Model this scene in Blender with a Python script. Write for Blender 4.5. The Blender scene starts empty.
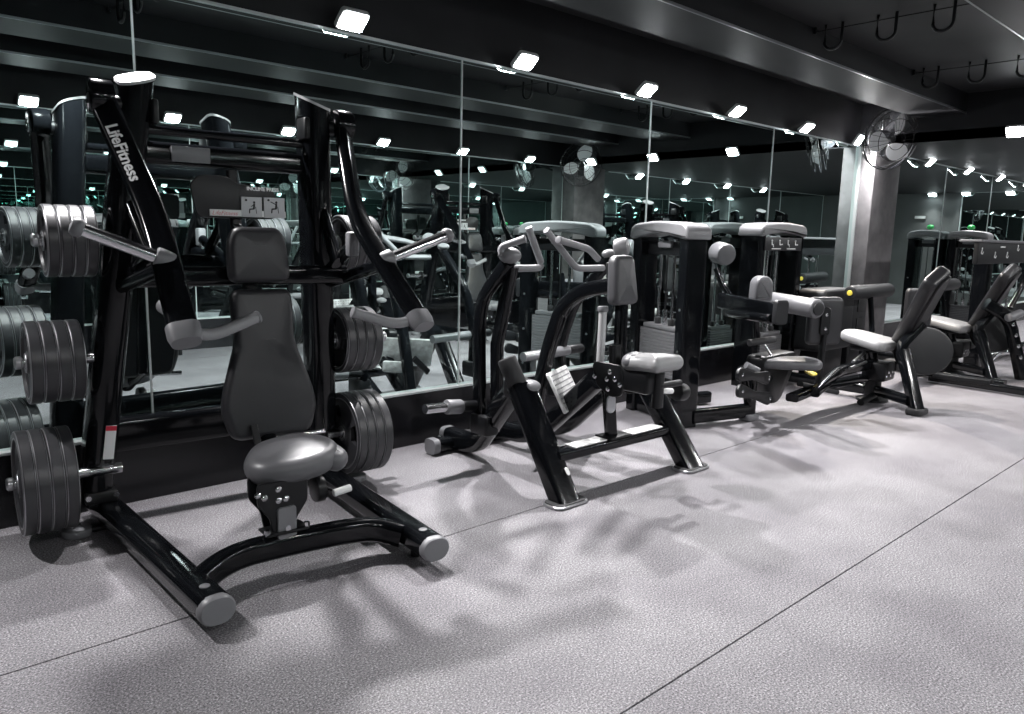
EXPO = 0.0
import bpy, bmesh, math, random
from mathutils import Vector, Matrix
random.seed(4)
S = bpy.context.scene
COL = S.collection
PI = math.pi

# ------------------------------------------------------------------ camera
YAW, PIT, ROLL, FPX = 0.746854, -0.159879, 0.0235236, 759.45
CAM = Vector((0, 0, 1.35))
_f = Vector((math.sin(YAW)*math.cos(PIT), math.cos(YAW)*math.cos(PIT), math.sin(PIT)))
_r = Vector((math.cos(YAW), -math.sin(YAW), 0))
_u = _r.cross(_f)
_c, _s = math.cos(ROLL), math.sin(ROLL)
RIGHT = _c*_r + _s*_u
UP = -_s*_r + _c*_u
cam = bpy.data.cameras.new('camera'); camo = bpy.data.objects.new('camera', cam); COL.objects.link(camo)
cam.sensor_width = 36.0; cam.lens = FPX/1024*36.0; cam.clip_start = .05; cam.clip_end = 200
m = Matrix.Identity(4)
for i in range(3):
    m[i][0], m[i][1], m[i][2], m[i][3] = RIGHT[i], UP[i], -_f[i], CAM[i]
camo.matrix_world = m
S.camera = camo

def P(px, py, **k):
    """world point on the plane x=, y= or z= that the photograph shows at (px, py)"""
    d = RIGHT*((px-512)/FPX) - UP*((py-357)/FPX) + _f
    (ax, v), = k.items()
    i = 'xyz'.index(ax)
    return CAM + d*((v-CAM[i])/d[i])

# ------------------------------------------------------------------ materials
def new_mat(name):
    mt = bpy.data.materials.new(name); mt.use_nodes = True
    return mt, mt.node_tree.nodes, mt.node_tree.links, mt.node_tree.nodes['Principled BSDF']
def mat(name, col, rough=.5, metal=0., coat=0., spec=.5, bump=0., bscale=400., var=0., vscale=8.):
    mt, N, L, b = new_mat(name)
    b.inputs['Base Color'].default_value = (*col, 1)
    b.inputs['Roughness'].default_value = rough
    b.inputs['Metallic'].default_value = metal
    b.inputs['Coat Weight'].default_value = coat
    b.inputs['Coat Roughness'].default_value = .08
    b.inputs['Specular IOR Level'].default_value = spec
    if bump or var:
        tc = N.new('ShaderNodeTexCoord')
    if bump:
        n = N.new('ShaderNodeTexNoise'); n.inputs['Scale'].default_value = bscale; n.inputs['Detail'].default_value = 2
        L.new(tc.outputs['Object'], n.inputs['Vector'])
        bp = N.new('ShaderNodeBump'); bp.inputs['Strength'].default_value = bump; bp.inputs['Distance'].default_value = .002
        L.new(n.outputs['Fac'], bp.inputs['Height']); L.new(bp.outputs['Normal'], b.inputs['Normal'])
    if var:
        n = N.new('ShaderNodeTexNoise'); n.inputs['Scale'].default_value = vscale; n.inputs['Detail'].default_value = 6
        L.new(tc.outputs['Object'], n.inputs['Vector'])
        r = N.new('ShaderNodeValToRGB')
        r.color_ramp.elements[0].position = .35; r.color_ramp.elements[1].position = .68
        r.color_ramp.elements[0].color = (*[c*(1-var) for c in col], 1)
        r.color_ramp.elements[1].color = (*[min(1, c*(1+var)) for c in col], 1)
        L.new(n.outputs['Fac'], r.inputs['Fac']); L.new(r.outputs['Color'], b.inputs['Base Color'])
    return mt
def emit(name, col, k):
    mt, N, L, b = new_mat(name)
    b.inputs['Base Color'].default_value = (0, 0, 0, 1)
    b.inputs['Emission Color'].default_value = (*col, 1); b.inputs['Emission Strength'].default_value = k
    return mt
M = {}
M['black'] = mat('gloss_black_paint', (.0035, .004, .005), .12, spec=.36)
M['lightcap'] = mat('light_grey_plastic', (.42, .42, .43), .4)
M['vinyl_mid'] = mat('mid_grey_vinyl', (.05, .05, .055), .42, bump=.12, bscale=700)
M['vinyl_lit'] = mat('lit_grey_vinyl', (.24, .24, .245), .42, bump=.12, bscale=700)  # vinyl lightened so its colour carries the lamplight on the seat tops
M['satin'] = mat('satin_black', (.006, .0063, .0075), .38, spec=.35)
M['rubber'] = mat('black_rubber', (.016, .016, .018), .7)
M['vinyl'] = mat('charcoal_vinyl', (.017, .017, .020), .44, bump=.12, bscale=700)
M['vinyl_dark'] = mat('black_vinyl', (.010, .010, .012), .40, bump=.12, bscale=700)
M['vinyl_grey'] = mat('grey_vinyl', (.10, .10, .108), .40, bump=.12, bscale=700)
M['cap'] = mat('grey_plastic', (.15, .15, .16), .42, bump=.05, bscale=300)
M['shroud'] = mat('shroud_grey', (.17, .17, .178), .42, bump=.05, bscale=300)
M['guard'] = mat('dark_guard_plastic', (.012, .0125, .0145), .5, spec=.35)
M['chrome'] = mat('chrome', (.80, .81, .83), .14, metal=1)
M['steel'] = mat('brushed_steel', (.55, .56, .58), .32, metal=1)
M['grip'] = mat('grey_grip', (.20, .20, .21), .45, bump=.1, bscale=500)
M['plate'] = mat('cast_iron_grey', (.030, .030, .034), .40, spec=.6, bump=.1, bscale=260)
M['plate_edge'] = mat('worn_plate_steel', (.46, .46, .48), .36, metal=.85, bump=.1, bscale=200)
M['stack'] = mat('stack_plate_grey', (.13, .13, .137), .42)
M['white'] = mat('white_print', (.78, .78, .78), .5)
M['lgrey'] = mat('pictogram_grey', (.50, .50, .52), .5)
M['red'] = mat('red_print', (.55, .02, .05), .5)
M['ink'] = mat('black_print', (.01, .01, .012), .5)
M['tread'] = mat('worn_tread_metal', (.68, .68, .68), .45, metal=.3, var=.25, vscale=25)
M['yellow'] = mat('yellow_plastic', (.75, .60, .08), .4)
M['green'] = mat('green_plastic', (.02, .30, .07), .4)
M['mirror'] = mat('silvered_glass', (.74, .86, .84), .0, metal=1)
M['seam'] = mat('polished_glass_edge', (.62, .66, .66), .3, metal=.4)
M['wall'] = mat('black_wall_paint', (.010, .010, .012), .5, spec=.3, var=.25, vscale=3)
M['kick'] = mat('gloss_black_panel', (.008, .008, .010), .24, spec=.4)
M['ceiling'] = mat('dark_ceiling_panel', (.016, .016, .018), .55, spec=.3, var=.3, vscale=2)
M['beam'] = mat('dark_beam_paint', (.010, .010, .012), .55, spec=.25, var=.3, vscale=2)
M['greywall'] = mat('grey_wall_paint', (.09, .095, .095), .7, var=.1, vscale=3)
M['pillar'] = mat('worn_grey_plaster', (.10, .094, .098), .6, bump=.4, bscale=30, var=.35, vscale=5)
M['blade'] = mat('white_fan_blade', (.85, .85, .86), .35)
M['lamp'] = emit('lamp_face', (.93, .97, 1), 60)
M['lampbody'] = mat('lamp_body_white', (.6, .6, .6), .4)

def floor_mat():
    mt, N, L, b = new_mat('speckled_rubber_floor')
    tc = N.new('ShaderNodeTexCoord')
    def noise(sc, det, rough=.5):
        n = N.new('ShaderNodeTexNoise'); n.inputs['Scale'].default_value = sc; n.inputs['Detail'].default_value = det
        n.inputs['Roughness'].default_value = rough
        L.new(tc.outputs['Object'], n.inputs['Vector']); return n
    def ramp(src, stops):
        r = N.new('ShaderNodeValToRGB'); e = r.color_ramp.elements
        e[0].position, e[0].color = stops[0][0], (*stops[0][1], 1)
        e[1].position, e[1].color = stops[-1][0], (*stops[-1][1], 1)
        for p, c in stops[1:-1]:
            q = e.new(p); q.color = (*c, 1)
        L.new(src, r.inputs['Fac']); return r
    grain = ramp(noise(150, 4, .75).outputs['Fac'], [(.36, (.022, .021, .023)), (.47, (.150, .144, .155)), (.54, (.21, .202, .215)), (.66, (.52, .50, .52))])
    stain = ramp(noise(1.6, 6, .6).outputs['Fac'], [(.36, (.70, .685, .71)), (.60, (1, 1, 1))])
    mx = N.new('ShaderNodeMix'); mx.data_type = 'RGBA'; mx.blend_type = 'MULTIPLY'; mx.inputs[0].default_value = 1
    L.new(grain.outputs['Color'], mx.inputs[6]); L.new(stain.outputs['Color'], mx.inputs[7])
    L.new(mx.outputs[2], b.inputs['Base Color'])
    b.inputs['Roughness'].default_value = .62
    b.inputs['Specular IOR Level'].default_value = .35
    bp = N.new('ShaderNodeBump'); bp.inputs['Strength'].default_value = .06; bp.inputs['Distance'].default_value = .002
    L.new(noise(170, 3, .65).outputs['Fac'], bp.inputs['Height']); L.new(bp.outputs['Normal'], b.inputs['Normal'])
    return mt
M['floor'] = floor_mat()

# ------------------------------------------------------------------ mesh helpers
V = Vector
def fillet(pts, r, n=6, closed=False):
    """round the corners of a poly-line"""
    pts = [V(p) for p in pts]; out = []
    N_ = len(pts)
    for i, p in enumerate(pts):
        if not closed and i in (0, N_-1):
            out.append(p); continue
        a = pts[i-1]-p; c = pts[(i+1) % N_]-p
        la, lc = a.length, c.length
        if la < 1e-6 or lc < 1e-6:
            out.append(p); continue
        ri = r[i] if isinstance(r, (list, tuple)) else r
        k = min(ri, la*.49, lc*.49)
        if k < 1e-4:
            out.append(p); continue
        p0, p1 = p+a*(k/la), p+c*(k/lc)
        for j in range(n+1):
            t = j/n
            out.append(p0*(1-t)**2 + p*2*t*(1-t) + p1*t*t)
    return out
def racetrack(w, h, n=6, k=1.0):
    """flat oval outline, w across, h high; k = corner roundness"""
    r = min(w, h)/2*k; o = []
    for cx, cy, a0 in ((w/2-r, h/2-r, 0), (-w/2+r, h/2-r, PI/2), (-w/2+r, -h/2+r, PI), (w/2-r, -h/2+r, 1.5*PI)):
        for j in range(n+1):
            a = a0+j/n*PI/2
            o.append((cx+r*math.cos(a), cy+r*math.sin(a)))
    q = []
    for p in o:
        if not q or (abs(p[0]-q[-1][0])+abs(p[1]-q[-1][1])) > 1e-6: q.append(p)
    if abs(q[0][0]-q[-1][0])+abs(q[0][1]-q[-1][1]) < 1e-6: q.pop()
    return q
class MB:
    def __init__(s): s.b = bmesh.new()
    def ring(s, pts): return [s.b.verts.new(p) for p in pts]
    def bridge(s, a, c):
        n = len(a)
        for i in range(n):
            try: s.b.faces.new((a[i], a[(i+1) % n], c[(i+1) % n], c[i]))
            except ValueError: pass
    def cap(s, r, flip=False):
        try: s.b.faces.new(r[::-1] if flip else r)
        except ValueError: pass
    def sweep(s, path, w, h=None, up=(0, 0, 1), k=1.0, n=5, caps=True, scale=None, cut0=None, cut1=None):
        """oval or round bar along a path; w lies across 'up', h along it. cut: plane normal for a mitred end"""
        h = w if h is None else h
        path = [V(p) for p in path]; prof = racetrack(w, h, n, k); up = V(up); rings = []
        for i, p in enumerate(path):
            if i == 0: t = path[1]-p
            elif i == len(path)-1: t = p-path[i-1]
            else: t = (path[i+1]-p).normalized()+(p-path[i-1]).normalized()
            t.normalize()
            x = t.cross(up)
            if x.length < 1e-4: x = t.cross(V((0, 1, 0)) if abs(t.y) < .9 else V((1, 0, 0)))
            x.normalize(); y = x.cross(t).normalized()
            sc = scale[i] if scale else 1
            r = []
            for q in prof:
                co = p+x*(q[0]*sc)+y*(q[1]*sc)
                c = cut0 if i == 0 else (cut1 if i == len(path)-1 else None)
                if c is not None:
                    nn = V(c); co = co+t*((p-co).dot(nn)/t.dot(nn))
                r.append(co)
            rings.append(s.ring(r))
        for a, c in zip(rings, rings[1:]): s.bridge(a, c)
        if caps: s.cap(rings[0], True); s.cap(rings[-1])
        return s
    def tube(s, path, r, n=4, **k): return s.sweep(path, 2*r, 2*r, n=n, **k)
    def box(s, c, d, R=None, bev=.0):
        c = V(c); R = R or Matrix.Identity(3)
        hx, hy, hz = d[0]/2, d[1]/2, d[2]/2
        if bev:
            return s.pad(racetrack(d[0], d[1], 3, min(1, 2*bev/min(d[0], d[1]))), d[2], min(bev, d[2]*.45), c, R, n=2)
        vs = [s.b.verts.new(c+R @ V((x*hx, y*hy, z*hz))) for x in (-1, 1) for y in (-1, 1) for z in (-1, 1)]
        for f in ((0, 1, 3, 2), (4, 6, 7, 5), (0, 4, 5, 1), (2, 3, 7, 6), (0, 2, 6, 4), (1, 5, 7, 3)):
            s.b.faces.new([vs[i] for i in f])
        return s
    def pad(s, outline, th, er, c, R=None, n=4, dome=0., top_only=False):
        """slab with a 2-D outline (local xy), thickness th along local z, edges rounded by er"""
        c = V(c); R = R or Matrix.Identity(3)
        o = [V((p[0], p[1], 0)) for p in outline]
        ar = sum(o[i].x*o[(i+1) % len(o)].y-o[(i+1) % len(o)].x*o[i].y for i in range(len(o)))
        if ar < 0: o.reverse()
        N_ = len(o); nr = []
        for i in range(N_):
            t = (o[(i+1) % N_]-o[i-1]).normalized(); nr.append(V((t.y, -t.x, 0)))
        cen = sum(o, V())/N_
        lv = []
        if not top_only:
            for j in range(n+1):
                a = -PI/2+j/n*PI/2; lv.append((er*(1-math.cos(a)), -th/2+er+er*math.sin(a)))
        else: lv.append((0, -th/2))
        for j in range(n+1):
            a = j/n*PI/2; lv.append((er*(1-math.cos(a)), th/2-er+er*math.sin(a)))
        rings = []
        for ins, z in lv:
            rings.append(s.ring([c+R @ (o[i]-nr[i]*ins+V((0, 0, z))) for i in range(N_)]))
        for a, b in zip(rings, rings[1:]): s.bridge(a, b)
        s.cap(rings[0], True)
        if dome:
            last = rings[-1]; ins, z = lv[-1]
            for q in (.66, .33):
                rr = s.ring([c+R @ (cen+(o[i]-nr[i]*ins-cen)*q+V((0, 0, z+dome*(1-q*q)))) for i in range(N_)])
                s.bridge(last, rr); last = rr
            s.cap(last)
        else: s.cap(rings[-1])
        return s
    def lathe(s, prof, c, axis, n=32):
        c = V(c); a = V(axis).normalized()
        x = a.cross(V((0, 0, 1)) if abs(a.z) < .9 else V((1, 0, 0))).normalized(); y = a.cross(x)
        rings = []
        for r, z in prof:
            if r < 1e-5: rings.append([s.b.verts.new(c+a*z)])
            else: rings.append(s.ring([c+a*z+(x*math.cos(t)+y*math.sin(t))*r for t in [2*PI*i/n for i in range(n)]]))
        for p, q in zip(rings, rings[1:]):
            if len(p) == 1 and len(q) > 1:
                for i in range(n): s.b.faces.new((p[0], q[(i+1) % n], q[i]))
            elif len(q) == 1 and len(p) > 1:
                for i in range(n): s.b.faces.new((p[i], p[(i+1) % n], q[0]))
            else: s.bridge(p, q)
        return s
    def cyl(s, p0, p1, r, n=20, bev=.0):
        p0, p1 = V(p0), V(p1); L_ = (p1-p0).length; bev = min(bev, r*.9, L_*.45)
        pr = [(0, 0), (r-bev, 0)]
        if bev: pr += [(r-bev*.3, bev*.3), (r, bev), (r, L_-bev), (r-bev*.3, L_-bev*.3)]
        else: pr += [(r, 0), (r, L_)]
        pr += [(r-bev, L_), (0, L_)]
        return s.lathe(pr, p0, p1-p0, n)
    def ball(s, c, r, sc=(1, 1, 1), n=16):
        mtx = Matrix.Translation(V(c)) @ Matrix.Diagonal((*[r*q for q in sc], 1))
        bmesh.ops.create_uvsphere(s.b, u_segments=n, v_segments=n//2+2, radius=1, matrix=mtx); return s
    def build(s, name, mt, parent=None, smooth=True, ang=38, origin=None):
        bmesh.ops.recalc_face_normals(s.b, faces=s.b.faces)
        me = bpy.data.meshes.new(name)
        org = V(origin) if origin is not None else None
        if org is None and parent is not None: org = V((0, 0, 0))
        if org is None:
            zs = [v.co.z for v in s.b.verts]
            org = V((sum(v.co.x for v in s.b.verts)/len(s.b.verts), sum(v.co.y for v in s.b.verts)/len(s.b.verts), min(zs)))
        for v in s.b.verts: v.co -= org
        s.b.to_mesh(me); s.b.free()
        me.materials.append(mt)
        if smooth:
            for p in me.polygons: p.use_smooth = True
            me.set_sharp_from_angle(angle=math.radians(ang))
        o = bpy.data.objects.new(name, me); COL.objects.link(o)
        o.location = org
        if parent is not None:
            o.parent = parent
        return o
def part(mb, name, mt, parent, root=None):
    """mesh given in WORLD coordinates, hung under a part or thing whose root Empty stands at root.location"""
    r = parent
    off = V((0, 0, 0)); rot = 0
    while r is not None:
        off += r.location; r = r.parent
    for v in mb.b.verts: v.co -= off
    return mb.build(name, M[mt] if isinstance(mt, str) else mt, parent)
def tag(o, label, cat, group=None, kind=None):
    o['label'] = label; o['category'] = cat
    if group: o['group'] = group
    if kind: o['kind'] = kind
    return o
def thing(name, loc, label, cat, group=None):
    o = bpy.data.objects.new(name, None); COL.objects.link(o); o.location = loc; o.empty_display_size = .1
    return tag(o, label, cat, group)
def single(mb, name, mt, label, cat, group=None):
    return tag(mb.build(name, M[mt]), label, cat, group)
def struct(mb, name, mt, smooth=False):
    o = mb.build(name, M[mt], smooth=smooth, origin=(0, 0, 0)); o['kind'] = 'structure'; return o
def kids(o): return [c for c in bpy.data.objects if c.parent is o]
def dup(root, loc, rotz=0., label=None, group=None, skip=()):
    """copy of a thing with copies of its parts and sub-parts"""
    def rec(o, par):
        c = o.copy(); COL.objects.link(c); c.parent = par
        for k in kid[o.name]:
            if k.name.split('.')[0] not in skip: rec(k, c)
        return c
    kid = {}
    for o in bpy.data.objects: kid.setdefault(o.name, [])
    for o in list(bpy.data.objects):
        if o.parent is not None: kid[o.parent.name].append(o)
    r = rec(root, None); r.location = loc; r.rotation_euler = (0, 0, rotz)
    if label: r['label'] = label
    if group: r['group'] = group
    return r
def basis(z, x=None):
    """rotation whose local z is z and local x as near x as may be"""
    z = V(z).normalized(); x = V(x) if x is not None else V((1, 0, 0))
    y = z.cross(x).normalized(); x = y.cross(z).normalized()
    return Matrix((x, y, z)).transposed()
def text(parent, name, s, mt, c, R, size, th=.001, shear=0., bold=0.):
    cu = bpy.data.curves.new(name, 'FONT'); cu.body = s; cu.size = size; cu.extrude = th; cu.shear = shear; cu.offset = bold
    cu.align_x = 'CENTER'; cu.align_y = 'CENTER'; cu.resolution_u = 3
    t = bpy.data.objects.new('tmp_text', cu); COL.objects.link(t)
    bpy.context.view_layer.update()
    dg = bpy.context.evaluated_depsgraph_get()
    me = bpy.data.meshes.new_from_object(t.evaluated_get(dg)); me.name = name
    bpy.data.objects.remove(t); bpy.data.curves.remove(cu)
    off = V((0, 0, 0)); r = parent
    while r is not None: off += r.location; r = r.parent
    for v in me.vertices: v.co = V(c)+R @ v.co-off
    me.materials.clear(); me.materials.append(M[mt])
    o = bpy.data.objects.new(name, me); COL.objects.link(o); o.parent = parent
    return o
# ------------------------------------------------------------------ the room
YW, YO = 3.93, -.75          # mirror faces of the two long walls
XB, XE = -2.7, 18.0          # ends of the room
Z0, Z1 = .345, 2.43          # lower and upper edge of the mirrors
ZC, ZB = 2.90, 2.70          # ceiling and underside of the beams
XD = 8.98                    # downstand beam
b = MB()
edges = [YO-.2, 1.09, 2.70, 4.2] if False else None
# rubber floor laid in long strips with a narrow joint between them
def seam_y(px, py): return P(px, py, z=0).y
s1 = (seam_y(0, 675)+seam_y(512, 516)+seam_y(842, 412))/3
s2 = (seam_y(614, 714)+seam_y(1024, 460))/2
ys = [YO-.1, s2-(s1-s2), s2, s1, YW+.1]
for y0, y1 in zip(ys, ys[1:]):
    b.box(((XB+XE)/2, (y0+y1)/2, -.02), (XE-XB+.4, y1-y0-.007, .04))
fl = struct(b, 'floor', 'floor')
struct(MB().box(((XB+XE)/2, (YO+YW)/2, -.075), (XE-XB+.4, YW-YO+.4, .1)), 'floor_screed', 'rubber')

struct(MB().box(((XB+XE)/2, YW+.11, 1.5), (XE-XB, .2, 3.1)), 'wall_left', 'wall')
struct(MB().box(((XB+XE)/2, YO-.11, 1.5), (XE-XB, .2, 3.1)), 'wall_right', 'wall')
struct(MB().box((XB-.1, (YW+YO)/2, 1.5), (.2, YW-YO+.4, 3.1)), 'wall_back', 'wall')
struct(MB().box((XE+.1, (YW+YO)/2, 1.5), (.2, YW-YO+.4, 3.1)), 'wall_front', 'greywall')
struct(MB().box(((XB+XD)/2, (YW+YO)/2, ZC+.05), (XD-XB+.2, YW-YO+.4, .1)), 'ceiling', 'ceiling')
struct(MB().box(((XD+XE)/2+.1, (YW+YO)/2, 2.49), (XE-XD+.2, YW-YO+.4, .1)), 'ceiling_far', 'beam')
struct(MB().box((XD+.13, (YW+YO)/2, (ZC+Z1)/2+.005), (.26, YW-YO+.2, ZC-Z1)), 'trim_downstand', 'beam')
BM = [P(662, 0, z=ZB), P(952, 109, z=ZB)]
by1 = (BM[0].y+BM[1].y)/2
BM = [P(971, 0, z=ZB), P(1024, 40, z=ZB)]
by2 = (BM[0].y+BM[1].y)/2
for k, y in enumerate((by1, by2, .36)):
    struct(MB().box(((XB+XD)/2, y+.24 if k == 0 else y-.27, (ZC+ZB)/2), (XD-XB, .48 if k == 0 else .54, ZC-ZB)), 'ceiling_beam', 'beam')
    struct(MB().box(((XB+XD)/2, y-.004 if k == 0 else y+.004, ZB+.006), (XD-XB, .012, .016)), 'trim_beam_edge', 'steel')

# gloss black panels under the mirrors with a metal ledge
for nm, y, sg in (('left', YW, -1), ('right', YO, 1)):
    struct(MB().box(((XB+XE)/2, y+sg*.012, Z0/2-.008), (XE-XB, .05, Z0-.016)), 'baseboard_'+nm, 'kick')
    struct(MB().box(((XB+XE)/2, y+sg*.014, Z0-.006), (XE-XB, .056, .012)), 'trim_'+nm+'_ledge', 'seam')
    for x0, x1 in ((XB, 8.99), (10.1, XE)):
        struct(MB().box(((x0+x1)/2, y+sg*.004, Z1+.006), (x1-x0, .016, .012)), 'trim_'+nm+'_mirror_top', 'seam')

# mirrors: tall panels edge to edge
SE = [XB, -.75, 1.20, 3.15, 5.10, 7.05, 8.985]
def mirrors(seams, y, sg, texts, group):
    for (x0, x1), tx in zip(zip(seams, seams[1:]), texts):
        o = single(MB().box(((x0+x1)/2, y-sg*.004, (Z0+Z1)/2), (x1-x0-.008, .006, Z1-Z0)), 'mirror_panel', 'mirror', tx, 'mirror', group)
    for x in seams[1:]:
        struct(MB().box((x, y+sg*.001, (Z0+Z1)/2), (.008, .008, Z1-Z0)), 'trim_mirror_joint', 'seam')
mirrors(SE, YW, -1, ['tall mirror panel on the left wall, past the left frame edge',
    'tall mirror panel behind the plates on the left of the incline press',
    'tall mirror panel behind the seat and right side of the incline press',
    'tall mirror panel behind the plate-loaded row machine',
    'tall mirror panel between the row machine and the far cable tower with pictograms',
    'narrow-looking tall mirror panel ending at the grey pillar'], 'mirror panels on the left wall')
mirrors([10.0, 11.85, 13.9, 15.95, 17.98], YW, -1, ['mirror panel just past the grey pillar, second reclined bench before it',
    'mirror panel behind the tower topped with green, past the pillar', 'far mirror panel near the right frame edge behind the placard tower',
    'farthest mirror panel on the left wall at the end of the room'], 'mirror panels past the pillar')
mirrors(SE, YO, 1, ['mirror panel on the opposite wall, first from the room back',
    'mirror panel on the opposite wall directly behind the viewer', 'mirror panel on the opposite wall, seen reflected behind the incline press',
    'mirror panel on the opposite wall, seen reflected behind the row machine', 'mirror panel on the opposite wall, seen reflected above the leg curl tower',
    'mirror panel on the opposite wall ending at the far pillar, seen reflected'], 'mirror panels on the opposite wall')
mirrors([10.0, 11.85, 13.9, 15.95, 17.98], YO, 1, ['mirror panel on the opposite wall just past the far pillar, seen reflected',
    'second mirror panel past the far pillar on the opposite wall, seen reflected', 'third mirror panel past the far pillar on the opposite wall, seen reflected',
    'last mirror panel on the opposite wall by the end wall, seen reflected'], 'opposite mirror panels past the far pillar')
o = single(MB().box((XE-.006, 3.08, (Z0+Z1)/2), (.006, 1.64, Z1-Z0)), 'mirror_panel', 'mirror', 'mirror on the far end wall, seen reflected above the green-topped tower', 'mirror')
struct(MB().box((XE-.01, 2.255, (Z0+Z1)/2), (.02, .014, Z1-Z0)), 'trim_end_mirror_joint', 'seam')
struct(MB().box((XE-.01, 3.08, Z1+.006), (.02, 1.66, .012)), 'trim_end_mirror_top', 'seam')

# grey plaster pillars at the downstand
def pillar(y0, y1, label, grp):
    b = MB()
    ya, yb = min(y0, y1), max(y0, y1)
    b.box((9.36, (ya+yb)/2, 1.22), (.72, yb-ya, 2.44), bev=.012)
    o = tag(b.build('pillar', M['pillar']), label, 'pillar', None, 'structure')
    return o
pillar(3.945, 3.74, 'worn grey plaster pillar in the middle of the mirror wall under the fan', 0)
pillar(-.765, -.5, 'grey plaster pillar on the opposite wall, seen in the mirror', 0)
struct(MB().box((8.99, 3.915, 1.4), (.022, .035, 2.06)), 'trim_pillar_strip', 'seam')

# ------------------------------------------------------------------ flood lamps
LAMPS = []
def lamp(x, y, z, d, label, grp, power=1., warm=0., cone=112):
    """small white flood lamp; d is where its face looks"""
    d = V(d).normalized()
    R = basis(d, V((d.y, -d.x, 0)) if abs(d.z) < .99 else V((1, 0, 0)))
    t = thing('spot_lamp', (x, y, z), label, 'lamp', grp)
    c = V((x, y, z))
    part(MB().pad(racetrack(.17, .13, 3, .3), .03, .006, c-d*.018, R, n=2), 'housing', 'lampbody', t)
    part(MB().pad(racetrack(.15, .11, 3, .3), .006, .002, c+d*.0005, R, n=1), 'lamp_face', 'lamp', t)
    part(MB().sweep([c-d*.03+V((0, 0, .0)), c-d*.045+V((0, 0, .03)), c-d*.045+V((0, 0, .055))], .02, .006), 'bracket', 'satin', t)
    L = bpy.data.lights.new('flood', 'SPOT'); L.energy = power; L.shadow_soft_size = .035
    L.spot_size = math.radians(cone); L.spot_blend = .9
    L.color = (1, .97-.12*warm, .93-.25*warm) if warm else (1, .98, .98)
    lo = bpy.data.objects.new('flood_light', L); COL.objects.link(lo); lo.parent = t
    lo.location = d*.02; lo.rotation_euler = d.to_track_quat('-Z', 'Y').to_euler()
    LAMPS.append(t); return t
PW = 395
ordn = ['first', 'second', 'third', 'fourth', 'fifth', 'sixth', 'seventh', 'eighth']
near = [-.29, 1.0, 2.30, 3.60, 4.90, 6.20, 7.50, 8.72]
lab = ['flood lamp above the left mirrors, out past the left edge',
       'flood lamp at the mirror top beyond the upper left corner',
       'glowing flood lamp at the mirror top above the incline press, nearest big glow',
       'glowing flood lamp at the mirror top, just right of the second mirror joint',
       'glowing flood lamp at the mirror top, by the third mirror joint',
       'glowing flood lamp at the mirror top, between the tower and the pictogram tower',
       'warm glowing flood lamp at the mirror top, second to the left of the wall fan',
       'flood lamp on top of the pillar edge, just left of the wall fan']
for x, l in zip(near, lab):
    lamp(x, YW-.11, 2.47, (0, -.62, -.78) if x < 8 else (.1, -.8, -.5), l, 'flood lamps along the top of the left mirrors', PW*(.75 if x < 1.5 else 1.15), .5 if abs(x-7.5) < .1 else 0, 112 if x < 8 else 172)
for x, l in zip((10.9, 12.4, 13.9, 15.4), ('flood lamp at the mirror top just right of the fan, beyond the pillar', 'second flood lamp past the pillar at the mirror top, above the green-topped tower',
        'third flood lamp past the pillar, near the right frame edge', 'last flood lamp at the mirror top by the right frame edge')):
    lamp(x, YW-.11, 2.40, (0, -.7, -.7), l, 'flood lamps past the pillar', PW*.6)
for i, x in enumerate((.35, 1.65, 2.95, 4.25, 5.55, 6.85, 8.15)):
    lamp(x, YO+.11, 2.47, (0, .62, -.78), ordn[i]+' flood lamp from the viewer along the opposite wall, seen only in mirrors', 'flood lamps along the opposite wall', PW*(.10 if x < 4 else .3))
for y, l in ((2.36, 'flood lamp on the dark downstand beam at the right frame edge'), (1.10, 'flood lamp on the downstand beam, seen in the mirror nearer the viewer side'), (-.05, 'last flood lamp on the downstand beam by the opposite wall')):
    lamp(XD-.12, y, 2.46, (-.75, 0, -.66), l, 'flood lamps on the downstand beam', PW*.25)
for y, l in ((1.70, 'flood lamp washing the grey end wall, seen reflected past the pillar'), (2.35, 'flood lamp at the corner of the end wall mirror, seen reflected'), (3.15, 'flood lamp over the end wall mirror, seen reflected near the right edge')):
    lamp(XE-.12, y, 2.40, (-.45, 0, -.89), l, 'flood lamps on the end wall', PW*.5)
for x, w_ in ((10.8, 'first'), (12.2, 'second'), (13.6, 'third'), (15.0, 'fourth')):
    lamp(x, YO+.11, 2.40, (0, .7, -.7), w_+' flood lamp past the far pillar on the opposite wall, seen in mirrors', 'flood lamps past the far pillar', PW*.4)
# small white sign on the end wall
t = thing('wall_sign', (XE-.012, 1.46, 1.93), 'small white sign on the grey end wall, seen reflected right of the pillar', 'sign')
part(MB().box((XE-.008, 1.46, 1.93), (.012, .24, .08)), 'backing', 'satin', t)
part(MB().box((XE-.016, 1.46, 1.93), (.004, .22, .06)), 'sign_face', 'white', t)

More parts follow.
